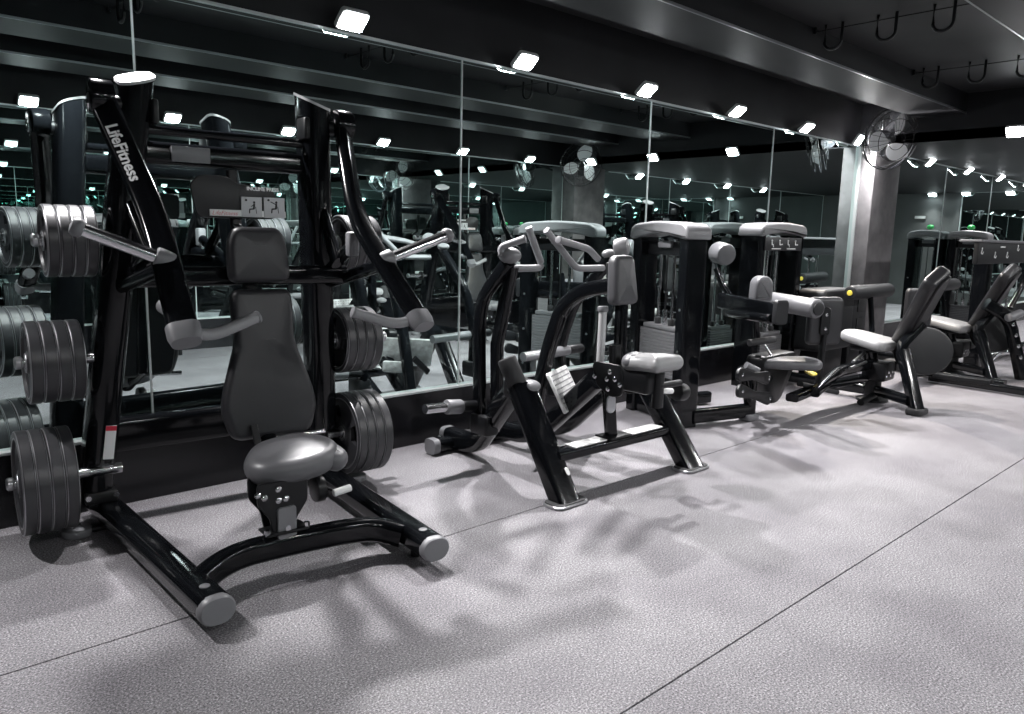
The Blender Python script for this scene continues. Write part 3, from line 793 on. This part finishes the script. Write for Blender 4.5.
    # ribbed footplates
    def footplate(corners, y0, y1):
        q = [P(px, py, y=y) for (px, py), y in zip(corners, (y0, y1, y1, y0))]
        c = sum(q, V())/4; ex = (q[1]-q[0]+q[2]-q[3])/2; ey = (q[3]-q[0]+q[2]-q[1])/2
        n = ex.cross(ey).normalized()
        if n.z < 0: n = -n
        R = basis(n, ex); w, h = ex.length, abs(ey.dot(R @ V((0, 1, 0))))
        pl = part(MB().pad(fillet([(-w/2, -h/2, 0), (w/2, -h/2, 0), (w/2, h/2, 0), (-w/2, h/2, 0)], .02, 4, closed=True), .018, .004, c, R, n=2), 'footplate', 'tread', t)
        b = MB()
        nx, ny = max(2, int(w/.03)), max(3, int(h/.03))
        for i in range(nx):
            for j in range(ny):
                b.lathe([(.0055, .0), (.0045, .003), (.003, .0035), (0, .0035)], c+R @ V(((i+.5)/nx*w*.9-w*.45, (j+.5)/ny*h*.9-h*.45, .009)), n, 8)
        st = part(b, 'tread_studs', 'cap', pl); st['kind'] = 'stuff'
    footplate([(544, 380), (559, 363), (587, 403), (567, 407)], 2.95, 3.19)
    footplate([(532, 399), (537, 394), (545, 409), (537, 411)], 3.12, 3.2)
    part(MB().sweep([P(560, 392, y=3.16), P(574, 408, y=3.16)], .03, .05), 'plate_bracket', 'satin', t)
    # crossbar with worn steps
    c0, c1 = V((2.775, 2.655, .215)), V((3.70, 2.63, .215))
    cb = part(MB().sweep([c0, c1], .10, .06, k=.7), 'step_bar', 'black', t)
    for u0, u1 in ((.12, .40), (.60, .93)):
        part(MB().box(c0.lerp(c1, (u0+u1)/2)+V((0, .0, .033)), ((u1-u0)*.9, .085, .008), bev=.003), 'step_pad', 'tread', cb)
    pbx = c0.lerp(c1, .50)
    pb = part(MB().box(pbx+V((0, 0, .038)), (.18, .12, .014), bev=.004), 'post_base', 'satin', cb)
    pt = V((pbx.x-.02, 2.645, .25)); pu = P(607, 372, x=3.18)
    po = part(MB().sweep([pt, pu], .06, .06, k=.35), 'seat_post', 'black', t)
    part(MB().pad(racetrack(.10, .055, 5), .012, .003, P(611, 404, y=2.59), basis((-.3, -.95, 0), (0, 0, 1)), n=1), 'clevis', 'steel', po)
    bo = fillet([(.10, .06, 0), (.07, .085, 0), (-.10, .085, 0), (-.12, .04, 0), (-.12, -.08, 0), (-.04, -.10, 0), (.06, -.05, 0)], .03, 4, closed=True)
    bo = [V((-p.x, p.y, 0)) for p in bo]
    for xb in (3.13, 3.27):
        c_ = P(606, 378, x=3.13); c_.x = xb
        bk = part(MB().pad(bo, .014, .003, c_, basis((-1, 0, 0), (0, -1, 0)), n=1), 'seat_bracket', 'satin', t)
        if xb < 3.2:
            for px, py in ((595, 376), (610, 372), (607, 379), (615, 379.5), (620, 385), (608, 389)):
                part(MB().lathe([(0, 0), (.014, 0), (.014, .004), (.008, .009), (0, .010)], P(px, py, x=3.124), (-1, 0, 0), 12), 'bolt', 'chrome', bk)
    rod = part(MB().cyl(P(600, 366, x=3.17), P(603, 310, x=3.17), .022, 20), 'gas_strut', 'lightcap', t)  # pale colour stands in for the bright reflections of a chrome strut
    part(MB().cyl(P(603, 312, x=3.17), P(603, 306, x=3.17), .03, 20, bev=.008), 'strut_cap', 'cap', rod)
    part(MB().sweep([P(615, 370, x=3.22), P(615, 345, x=3.22)], .06, .05, k=.5), 'ratchet_block', 'satin', t)
    part(MB().sweep([P(619, 372, x=3.28), P(622, 296, x=3.28)], .06, .06, k=.5), 'pad_post', 'black', t)
    sc_ = P(650, 363, x=3.26)
    so = fillet([(-.085, .15, 0), (-.085, -.02, 0), (-.14, -.14, 0), (.14, -.14, 0), (.085, -.02, 0), (.085, .15, 0)], .055, 6, closed=True)
    st = part(MB().pad(so, .085, .042, sc_, basis((0, .10, 1), (1, 0, 0)), n=6, dome=.012), 'seat', 'vinyl_lit', t)
    part(MB().ball(sc_+V((0, .095, -.004)), .085, (1.06, .82, .62), 20), 'seat_nose', 'vinyl_grey', st)
    part(MB().box(sc_+V((0, .08, -.10)), (.13, .24, .13), bev=.02), 'seat_carriage', 'satin', t)
    part(MB().sweep([sc_+V((.03, -.04, -.05)), sc_+V((.03, -.04, -.24))], .07, .05), 'seat_stem', 'satin', t)
    lv = part(MB().cyl(sc_+V((.03, -.05, -.12)), sc_+V((.20, -.06, -.12)), .018), 'adjuster_rod', 'satin', t)
    part(MB().cyl(P(661, 391, y=2.42), P(672, 391, y=2.42), .016, bev=.004), 'lever_grip', 'white', lv)
    part(MB().cyl(P(676, 392, y=2.46), P(684, 392, y=2.46), .05, 20, bev=.01), 'adjuster_cam', 'satin', lv)
    return t
rowm = row_machine('black plate-loaded row machine with grey chest pad and studded footplates')

# ------------------------------------------------------------------ cable towers
def tower(name, c, W, D, H, face, label, group=None, placard=False, stack_n=14, lock=False, stack_w=.40, low=.0):
    """weight-stack tower: two columns under an arched grey hood; face = outward front direction in plan"""
    c = V(c); fx = V((face[0], face[1], 0)).normalized(); lx = V((-fx.y, fx.x, 0))
    Rm = Matrix((lx, fx, V((0, 0, 1)))).transposed()     # local x across, local y out of the front
    G = lambda x, y, z: c+Rm @ V((x, y, z))
    t = thing(name, c, label, 'weight tower', group)
    for s in (-1, 1):
        col = part(MB().sweep([G(s*(W/2-.055), 0, .0), G(s*(W/2-.055), 0, H-.06)], .11, D, up=fx, k=.35), 'column', 'black', t)
        for z in (.25, .55, .85): part(MB().lathe([(0, 0), (.009, 0), (.009, .003), (0, .006)], G(s*(W/2-.055), D/2, z), fx, 10), 'bolt', 'steel', col)
    part(MB().sweep([G(-W/2+.06, 0, .055), G(W/2-.06, 0, .055)], .12, .10, k=.4), 'base_bar', 'black', t)
    part(MB().sweep([G(-W/2+.06, -.01, H-.20), G(W/2-.06, -.01, H-.20)], .05, .10, k=.4), 'head_beam', 'satin', t)
    # arched hood
    up_ = [(-W/2-.012, -.055), (-W/2-.012, .02), (-W/2+.05, .055), (0, .078), (W/2-.05, .055), (W/2+.012, .02), (W/2+.012, -.055), (W/2-.04, -.058)]
    lo = [(W/2-.10, -.045), (0, -.012), (-W/2+.10, -.045), (-W/2+.04, -.058)]
    ol = fillet([(x, z, 0) for x, z in up_+lo], [.01, .05, .12, .3, .12, .05, .01, .02, .1, .4, .1, .02], 5, closed=True)
    Rh = Matrix((lx, V((0, 0, 1)), fx)).transposed()
    hd = part(MB().pad(ol, D+.05, .022, G(0, 0, H-.075), Rh, n=4), 'hood', 'shroud', t)
    # guide rods, stack, selector
    for s in (-1, 1):
        part(MB().cyl(G(s*.085, 0, .12), G(s*.085, 0, H-.13), .0125, 14), 'guide_rod', 'chrome', t)
    part(MB().box(G(0, 0, H-.17), (.16, .08, .05), Rm, bev=.008), 'pulley_block', 'cap', t)
    part(MB().cyl(G(0, 0, .3), G(0, 0, H-.16), .006, 8), 'cable', 'satin', t)
    z = .16+low
    part(MB().cyl(G(-.085, 0, .10), G(-.085, 0, z), .03), 'stack_bumper', 'rubber', t)
    part(MB().cyl(G(.085, 0, .10), G(.085, 0, z), .03), 'stack_bumper', 'rubber', t)
    for i in range(stack_n):
        pl = MB().box(G(0, 0, z+.0115), (stack_w, .115, .0225), Rm, bev=.002)
        p_ = part(pl, 'stack_plate', 'stack', t)
        z += .0245
    hb = part(MB().box(G(0, 0, z+.02), (stack_w*.9, .10, .034), Rm, bev=.008), 'top_plate', 'stack', t)
    part(MB().cyl(G(0, 0, z+.03), G(0, 0, z+.15), .019, 14, bev=.004), 'selector_stem', 'chrome', hb)
    for s in (-1, 1): part(MB().cyl(G(s*.085, 0, z+.03), G(s*.085, 0, z+.085), .024, 16, bev=.004), 'guide_bush', 'rubber', hb)
    if placard:
        pp = part(MB().box(G(0, D/2+.006, H-.20), (W-.14, .012, .12), Rm, bev=.004), 'placard', 'guard', t)
        for k, x in enumerate((-.20, -.07, .07, .20)):
            cx_ = G(x*(W/.75), D/2+.0135, H-.195)
            Rf = basis(fx, -lx)
            b = MB()
            e1, e2 = Rf @ V((1, 0, 0)), V((0, 0, 1))
            pq = lambda dx, dz: cx_+e1*dx+e2*dz
            b.ball(pq(.008, .026), .009, (1, 1, 1), 10)
            b.sweep([pq(.006, .016), pq(0, -.012)], .014, .003, up=fx)
            b.sweep([pq(0, -.012), pq(-.022, -.010), pq((-.026, -.05, -.026, -.046)[k], (-.034, -.006, -.034, -.01)[k])], .009, .003, up=fx)
            part(b, 'pictogram', 'white', pp)
        part(MB().box(G(-.17*W, D/2+.0135, H-.243), (.20*W, .003, .008), Rm), 'text_line', 'white', pp)
        part(MB().box(G(.17*W, D/2+.0135, H-.243), (.20*W, .003, .008), Rm), 'text_line', 'white', pp)
    return t, G

# leg curl: tower square to the wall, seat beside it
def leg_curl(label, group=None):
    t, G = tower('leg_curl_machine', (4.68, 3.385, 0), .70, .17, 1.475, (-.947, .32), label, group, stack_n=14, stack_w=.46, low=.17)
    t['category'] = 'exercise machine'
    bb = part(MB().sweep([(4.62, 3.06, .075), (5.16, 2.91, .075)], .075, .10, k=.5), 'base_tube', 'black', t)
    pst = part(MB().sweep([(5.165, 2.91, .03), (5.165, 2.91, .34)], .085, .085, k=.8), 'foot_post', 'black', t)
    part(MB().pad(racetrack(.16, .12, 4, .7), .05, .012, (5.165, 2.91, .027), n=2), 'rubber_foot', 'cap', pst)
    part(MB().sweep([(4.82, 3.62, .06), (5.40, 3.42, .06)], .075, .09, k=.5), 'base_tube', 'black', t)
    # body under the seat
    ol = fillet([(-.26, .20, 0), (.26, .20, 0), (.20, .02, 0), (.04, -.18, 0), (-.08, -.20, 0), (-.24, .0, 0)], .06, 5, closed=True)
    part(MB().pad(ol, .16, .02, (5.52, 2.95, .28), basis((0, -1, 0), (1, 0, 0)), n=2), 'body_shell', 'satin', t)
    sc_ = P(789, 363, y=2.80)
    so = fillet([(-.24, -.12, 0), (.18, -.16, 0), (.24, -.07, 0), (.24, .07, 0), (.18, .16, 0), (-.24, .12, 0)], .05, 5, closed=True)
    st = part(MB().pad(so, .075, .034, sc_, basis((.0, 0, 1), (.7, -.7, 0)), n=5, dome=.006), 'seat', 'vinyl_grey', t)
    # link arms
    def link(a, b, nm='link_arm'):
        a, b = V(a), V(b); d = (b-a).normalized(); nrm = V((0, -1, 0)); sd = d.cross(nrm)
        L_ = (b-a).length; o = []
        for i in range(17):
            th = PI/2+PI*i/16; o.append((.048*math.cos(th), .048*math.sin(th), 0))
        o.append((L_*.5, -.026, 0))
        for i in range(17):
            th = -PI/2+PI*i/16; o.append((L_+.048*math.cos(th), .048*math.sin(th), 0))
        o.append((L_*.5, .026, 0))
        l = part(MB().pad(o, .03, .006, a, basis(nrm, d), n=2), nm, 'satin', t)
        for q in (a, b): part(MB().lathe([(0, 0), (.012, 0), (.012, .004), (.006, .008), (0, .008)], q+nrm*.015, nrm, 12), 'bolt', 'chrome', l)
    link(P(740.5, 374.5, y=2.73), P(767, 378, y=2.72)); link(P(740.5, 391, y=2.73), P(768, 398.5, y=2.72))
    part(MB().cyl(P(741, 375, y=2.77), P(741, 375, y=2.90), .04), 'pivot_hub', 'satin', t)
    part(MB().cyl(P(767, 378, y=2.76), P(767, 378, y=2.90), .04), 'pivot_hub', 'satin', t)
    part(MB().sweep([P(748, 400, y=2.9), P(742, 368, y=2.9)], .07, .06), 'pivot_column', 'black', t)
    lk = part(MB().sweep([P(746, 365, y=2.80), P(758, 371, y=2.76)], .04, .05), 'latch', 'cap', t)
    # lever arms and rollers above the seat
    a0, a1 = P(722, 300.5, y=3.28), P(779, 312, y=2.62)
    ra = part(MB().sweep([a0, a1], .085, .12, k=.35), 'lever_arm', 'black', t)
    d = (a1-a0).normalized()
    part(MB().sweep([a1-d*.004, a1+d*.03, a1+d*.04], .10, .17, k=.4, scale=[1, 1, .9]), 'end_cap', 'guard', ra)
    r2 = part(MB().cyl(P(726, 312, y=3.22), P(771, 319, y=2.66), .036, 20, bev=.01), 'lower_bar', 'black', t)
    r0, r1 = P(766, 300, y=3.16), P(818, 309, y=2.62)
    rl = part(MB().cyl(r0, r1, .073, 28, bev=.018), 'leg_roller', 'vinyl_grey', t)
    part(MB().cyl(r1, r1+(r1-r0).normalized()*.012, .05, 24, bev=.004), 'roller_cap', 'guard', rl)
    ko = fillet([(-.075, -.09, 0), (.075, -.09, 0), (.07, .06, 0), (.035, .10, 0), (-.035, .10, 0), (-.07, .06, 0)], .03, 4, closed=True)
    part(MB().pad(ko, .14, .03, P(761, 289, y=3.0), basis((-.6, -.8, 0), (.8, -.6, 0)), n=4), 'knee_pad', 'vinyl_grey', t)
    part(MB().sweep([P(757, 344, y=2.98), P(756, 312, y=2.98)], .05, .05), 'lever_post', 'black', t)
    hb = part(MB().cyl(P(749, 343, y=2.93), P(775, 339, y=2.85), .026, 16, bev=.006), 'hand_bar', 'rubber', t)
    part(MB().sweep([P(763, 343, y=2.95), P(773, 358, y=2.88)], .02, .02), 'hand_bar_stay', 'steel', t)
    # seat back behind the lever
    part(MB().sweep([(4.70, 3.30, .36), (4.86, 3.30, .72), (4.85, 3.22, 1.02)], .07, .07), 'back_post', 'black', t)
    part(MB().cyl(P(717, 252, y=3.50), P(727, 255, y=3.36), .088, 28, bev=.02), 'head_roll', 'vinyl_grey', t)
    part(MB().sweep(fillet([P(716, 268, y=3.45), P(722, 285, y=3.40), P(735, 303, y=3.30)], .05), .05, .05), 'roll_arm', 'black', t)
    return t
lcurl = leg_curl('black leg curl machine whose grey-hooded tower stands square to the mirrors')

# ------------------------------------------------------------------ reclined hip machines
def hip_machine(dx, label, group, second=False):
    o = V((dx, 0, 0))
    t = thing('hip_machine', (6.62+dx, 2.6, 0), label, 'exercise machine', group)
    Q = lambda px, py, y: P(px, py, y=y)+o
    bt, bb = Q(937, 277, 2.10), Q(901, 343, 2.50)
    ce = (bt+bb)/2; L_ = (bt-bb).length; ax = (bt-bb).normalized()
    wd = V((1, .10, 0)).normalized()
    fr = wd.cross(ax).normalized()
    if fr.y < 0: fr = -fr
    def out(pts): return fillet([(x, y, 0) for x, y in pts]+[(-x, y, 0) for x, y in reversed(pts)], .05, 5, closed=True)
    R = Matrix((ax.cross(fr).normalized(), ax, fr)).transposed()
    bo = out([(.105, L_/2+.03), (.13, L_/2-.03), (.125, .05), (.15, -.12), (.14, -L_/2-.02)])
    bk = part(MB().pad(bo, .11, .036, ce, R, n=5, dome=.012), 'backrest', 'vinyl_dark', t)
    part(MB().pad(out([(.09, L_/2+.01), (.11, .05), (.12, -L_/2)]), .022, .005, ce-fr*.062, R, n=1), 'backing_board', 'satin', bk)
    sc_ = Q(871, 340.5, 2.66)
    so = fillet([(-.21, -.20, 0), (.21, -.20, 0), (.17, .19, 0), (.06, .25, 0), (-.06, .25, 0), (-.17, .19, 0)], .08, 6, closed=True)
    st = part(MB().pad(so, .085, .038, sc_, basis((0, -.16, 1), (1, -.1, 0)), n=5, dome=.012), 'seat', 'vinyl_lit', t)
    part(MB().box(sc_+V((0, 0, -.065)), (.22, .26, .04), bev=.01), 'seat_board', 'satin', st)
    # rear leg
    lf, lt = Q(917, 408, 2.16), Q(903, 350, 2.36)
    lf.z = .03
    lg = part(MB().sweep([lt, lf], .10, .085, k=.5), 'rear_leg', 'black', t)
    part(MB().pad(racetrack(.19, .13, 4, .6), .05, .012, (lf.x, lf.y, .027), n=2), 'rubber_foot', 'rubber', lg)
    part(MB().sweep([ce-fr*.07-ax*.1, lt+V((0, 0, .06)), lt-V((0, .0, .02))], .09, .06, k=.5), 'back_frame', 'black', t)
    # round guard
    gc = Q(922, 351, 2.30)
    go = [( .235*math.cos(a)*(1.0 if math.cos(a) > -.2 else .92), .20*math.sin(a), 0) for a in [2*PI*i/40 for i in range(40)]]
    gd = part(MB().pad(go, .14, .02, gc, basis((-.62, -.72, .12), (.72, -.62, 0)), n=3), 'round_guard', 'guard', t)
    # swivel and low frame
    b0 = Q(872, 396, 2.62); b0.z = 0
    part(MB().lathe([(0, 0), (.13, 0), (.13, .02), (.07, .04), (.065, .18), (0, .18)], b0, (0, 0, 1), 28), 'pedestal', 'satin', t)
    part(MB().cyl(b0+V((0, 0, .14)), V((sc_.x, sc_.y, sc_.z-.07)), .055, 20), 'seat_column', 'black', t)
    sw = part(MB().box(b0+V((.0, -.03, .27)), (.22, .20, .16), bev=.02), 'gear_case', 'satin', t)
    for i in range(5): part(MB().lathe([(0, 0), (.013, 0), (.013, .005), (0, .009)], b0+V((-.08+.04*i, -.131, .24+.03*(i % 2))), (0, -1, 0), 10), 'bolt', 'chrome', sw)
    part(MB().box(b0+V((.17, -.08, .31)), (.15, .12, .09), bev=.015), 'counterweight', 'rubber', t)
    part(MB().sweep([b0+V((.0, .05, .09)), b0+V((.02, 1.0, .09))], .09, .09, k=.5), 'base_tube', 'black', t)
    part(MB().sweep([b0+V((.0, .0, .10)), V((lf.x, lf.y+.06, .10))], .07, .08, k=.5), 'base_tube', 'black', t)
    # swing arms with padded ends
    la = fillet([b0+V((-.02, 0, .33)), Q(838, 371, 2.7), Q(815, 392, 2.62)], .12, 8)
    sa = part(MB().sweep(la, .07, .085, k=.6), 'swing_arm', 'black', t)
    lb = fillet([b0+V((-.1, .05, .20)), Q(822, 386, 2.75), Q(792, 398, 2.70)], .1, 6)
    sb = part(MB().sweep(lb, .10, .06, k=.6), 'foot_arm', 'black', t)
    part(MB().pad(racetrack(.09, .08, 4, .5), .015, .004, Q(811, 373, 2.72), basis((0, -.3, 1), (1, 0, 0)), n=1), 'foot_peg', 'yellow', sb)
    part(MB().sweep([Q(800, 384, 2.75), Q(836, 392, 2.7)], .06, .04), 'foot_rest', 'rubber', sb)
    pc = Q(824, 321, 2.72)
    po = fillet([(-.15, -.19, 0), (.15, -.19, 0), (.15, .19, 0), (-.15, .19, 0)], .05, 5, closed=True)
    Rk = basis((-.5, -.86, 0), (.86, -.5, 0))
    kp = part(MB().pad(po, .07, .03, pc, Rk, n=4), 'knee_pad', 'vinyl', t)
    kb = part(MB().pad(racetrack(.085, .23, 5, .8), .02, .004, pc+Rk @ V((-.02, 0, .045)), Rk, n=1), 'pad_bracket', 'satin', kp)
    for dz in (-.055, .055): part(MB().lathe([(0, 0), (.013, 0), (.013, .004), (0, .008)], pc+Rk @ V((-.02, dz, .055)), Rk @ V((0, 0, 1)), 12), 'bolt', 'chrome', kb)
    part(MB().sweep([pc+Rk @ V((-.02, -.10, .04)), Q(818, 386, 2.70)], .06, .04), 'pad_stem', 'satin', t)
    r0, r1 = Q(850, 293, 3.12), Q(889, 290, 3.06)
    rl = part(MB().cyl(r0, r1, .068, 26, bev=.02), 'leg_roller', 'guard', t)
    part(MB().cyl(r0-(r1-r0).normalized()*.012, r0, .026, 20, bev=.004), 'roller_cap', 'yellow', rl)
    part(MB().sweep([(r0+r1)/2, Q(872, 330, 2.95), b0+V((.05, .15, .25))], .05, .05), 'roller_stem', 'black', t)
    ob = part(MB().sweep(fillet([b0+V((.06, .1, .34)), Q(905, 372, 2.85), Q(930, 340, 2.95)], .1), .05, .06), 'swing_arm', 'black', t)
    for a_, e_ in ((Q(853, 362, 2.62), Q(868, 350, 2.70)), (Q(850, 368, 2.6), Q(866, 362, 2.62))):
        part(MB().tube([a_, e_], .012), 'adjust_rod', 'steel', t)
    part(MB().sweep([b0+V((-.35, -.05, .035)), b0+V((-.02, -.03, .06))], .06, .05), 'pedal_bar', 'satin', t)
    return t
hip1 = hip_machine(0, 'reclined hip machine in front of the grey pillar, grey seat and black tilted backrest', 'reclined hip machines')
hip2 = dup(hip1, hip1.location+V((2.14, .06, 0)), 0, 'second reclined hip machine farther right, its backrest under the pictogram board', 'reclined hip machines', skip=('pedal_bar', 'foot_peg'))

tw2, _ = tower('weight_tower', (6.70, 3.66, 0), .82, .20, 1.52, (0, -1), 'black weight tower with pictogram strip under its grey hood, left of the pillar', 'weight towers', placard=True, stack_n=12)
tw3, _ = tower('weight_tower', (12.25, 3.66, 0), .50, .25, 1.56, (-1, -.05), 'distant weight tower past the pillar with a green ball on its hood', 'weight towers', stack_n=12)
# housing between the first hip machine and the pillar
t = thing('speaker_box', (7.45, 3.45, 0), 'dark grey floor-standing housing with two square openings below the pillar', 'cabinet')
hc = P(842, 306, y=3.25); hw = P(858, 306, y=3.25).x-P(826, 306, y=3.25).x
hx0 = hc.x
part(MB().pad(fillet([(-hw/2, -.30, 0), (hw/2, -.30, 0), (hw/2, .30, 0), (-hw/2+.05, .30, 0)], .06, 5, closed=True), .28, .03, (hx0, 3.42, .60), basis((0, -1, 0), (1, 0, 0)), n=3), 'body', 'guard', t)
part(MB().box((hx0, 3.42, .16), (hw*.6, .24, .32), bev=.02), 'plinth', 'satin', t)
q = part(MB().box((hx0+hw*.5+.16, 3.42, .58), (.34, .26, .52), bev=.02), 'side_unit', 'guard', t)
part(MB().box((hx0+hw*.5+.16, 3.42, .17), (.28, .22, .34), bev=.02), 'plinth', 'satin', t)
for dz in (.14, -.06): part(MB().box((hx0+hw*.5+.18, 3.285, .58+dz), (.17, .012, .14), bev=.004), 'opening_shade', 'ink', q)  # solid black panels paint the shade inside the two square openings

# machine with the pictogram board at the right edge
t = thing('pulldown_machine', (9.6, 2.62, 0), 'machine with a wide black pictogram board cut by the right frame edge', 'exercise machine')
yq = 2.72
L0, L1 = P(984, 262, y=yq), P(1052, 262, y=yq)
for x in (L0.x, L1.x):
    part(MB().sweep([(x, yq, 0), (x, yq, 1.36)], .13, .16, up=(0, 1, 0), k=.4), 'column', 'black', t)
bc = P(1018, 253, y=yq-.09); bw = L1.x-L0.x+.2
bd = part(MB().box((bc.x, yq-.10, bc.z), (bw, .05, .235), bev=.012), 'pictogram_board', 'guard', t)
part(MB().box((bc.x, yq-.05, bc.z+.125), (bw+.06, .22, .03), bev=.01), 'board_lid', 'cap', bd)
def bq(px, py): return V((P(px, py, y=yq-.128).x, yq-.128, P(px, py, y=yq-.128).z))
for px, py in ((982, 252), (995, 256), (1007, 256), (1018, 249), (1034, 254), (1046, 254)):
    b = MB(); c = bq(px, py)
    b.ball(c+V((.0, 0, .035)), .014, (1, .3, 1), 8)
    b.sweep([c+V((0, 0, .02)), c+V((-.02, 0, -.015))], .02, .004, up=(0, 1, 0))
    b.sweep([c+V((-.02, 0, -.015)), c+V((.03, 0, -.02)), c+V((.05, 0, .0))], .014, .004, up=(0, 1, 0))
    part(b, 'pictogram', 'white', bd)
part(MB().box(bq(1003, 247), (.17, .004, .014)), 'text_line', 'white', bd)
for px in (1005, 1011):
    part(MB().cyl(P(px, 265, y=yq)*1, V((P(px, 265, y=yq).x, yq, .15)), .014, 12), 'guide_rod', 'chrome', t)
z = .16
for i in range(12):
    part(MB().box((bc.x, yq, z), (.42, .11, .0225), bev=.002), 'stack_plate', 'stack', t); z += .0245
part(MB().sweep([(L0.x-.1, yq, .05), (L1.x+.1, yq, .05)], .12, .09, k=.5), 'base_bar', 'black', t)
f0, f1 = P(930, 377, z=.05), P(1040, 394, z=.05)
part(MB().sweep([f0, f1], .08, .07, k=.5), 'floor_rail', 'black', hip2)
part(MB().sweep([f0+V((.3, .35, 0)), f1+V((.3, .35, 0))], .08, .07, k=.5), 'floor_rail', 'black', hip2)
la = fillet([P(986, 304, y=2.35), P(1008, 316, y=2.2), P(1015, 345, y=2.15), P(1025, 396, y=2.05)], [0, .12, .3, 0], 8)
lv = part(MB().sweep(la, .07, .12, k=.5), 'lever_arm', 'black', t)
for k in (.3, .45, .6, .75, .9):
    p_ = la[int(k*(len(la)-1))]; part(MB().lathe([(0, 0), (.02, 0), (.02, .008), (0, .014)], p_+V((-.045, -.04, 0)), (-.6, -.8, 0), 10), 'bolt', 'chrome', lv)
part(MB().cyl(P(1008, 318, y=2.17), P(1021, 313, y=2.12), .04, 18, bev=.01), 'lever_hub', 'cap', lv)
part(MB().sweep(fillet([P(1030, 262, y=2.15), P(1024, 282, y=2.2), P(1010, 308, y=2.25)], .1), .06, .06), 'press_bar', 'black', t)
rb = fillet([P(985, 366, y=2.5), P(1000, 352, y=2.45), P(1018, 353, y=2.3), P(1035, 360, y=2.2)], .2, 8)
part(MB().tube(rb, .022), 'bowed_rail', 'chrome', t)
part(MB().box(((f0.x+f1.x)/2, (f0.y+f1.y)/2+.17, .085), (.12, .5, .05), bev=.01), 'cross_tie', 'satin', hip2)
# body of the second hip machine's neighbour
# green balls on top of the distant tower
for k, (dx, l) in enumerate(((-.12, 'small green ball resting on the hood of the distant tower past the pillar'), )):
    b = MB(); b.ball((12.25, 3.66, 1.565+.035), .05, (1, 1, .75), 18)
    o = b.build('green_ball', M['green']); tag(o, l, 'ball')
# ------------------------------------------------------------------ machines along the opposite wall (seen in the mirrors)
gO = 'machines along the opposite mirrors'
dup(press, (6.55, .07, 0), PI, 'empty plate-loaded press backed to the opposite mirrors, seen reflected above the real row machine', gO)
dup(rowm, (4.5, .07, 0), PI, 'row machine backed to the opposite mirrors, seen reflected right of the incline press', gO)
tower('weight_tower', (8.2, -.48, 0), .80, .2, 1.475, (0, 1), 'weight tower with pictograms on the opposite side, seen reflected left of the leg curl tower', 'weight towers', placard=True, stack_n=12)
dup(press, (10.9, .07, 0), PI, 'empty press on the opposite side beyond the far pillar, seen in the mirror', gO)
dup(rowm, (12.7, .07, 0), PI, 'second row machine on the opposite side beyond the far pillar, seen in the mirror', gO)
dup(press, (14.6, .07, 0), PI, 'farthest empty press on the opposite side near the end wall, seen in the mirror', gO)
tower('weight_tower', (2.45, -.48, 0), .80, .2, 1.475, (0, 1), 'weight tower against the opposite mirrors nearest the viewer, seen reflected behind the incline press', 'weight towers', placard=True, stack_n=12)

# ------------------------------------------------------------------ world and render settings
w = bpy.data.worlds.new('world'); S.world = w; w.use_nodes = True
bg = w.node_tree.nodes['Background']; bg.inputs[0].default_value = (.5, .55, .6, 1); bg.inputs[1].default_value = .0
S.view_settings.view_transform = 'Standard'
try: S.view_settings.look = 'None'
except Exception: pass
S.view_settings.exposure = EXPO; S.view_settings.gamma = 1.0
S.view_settings.use_curve_mapping = False
c = S.cycles
c.max_bounces = 14; c.glossy_bounces = 10; c.diffuse_bounces = 4; c.transmission_bounces = 2
c.caustics_reflective = True; c.caustics_refractive = False; c.blur_glossy = .5
c.sample_clamp_indirect = 3.0; c.sample_clamp_direct = 0
c.use_denoising = True
c.use_adaptive_sampling = True
bpy.context.view_layer.update()
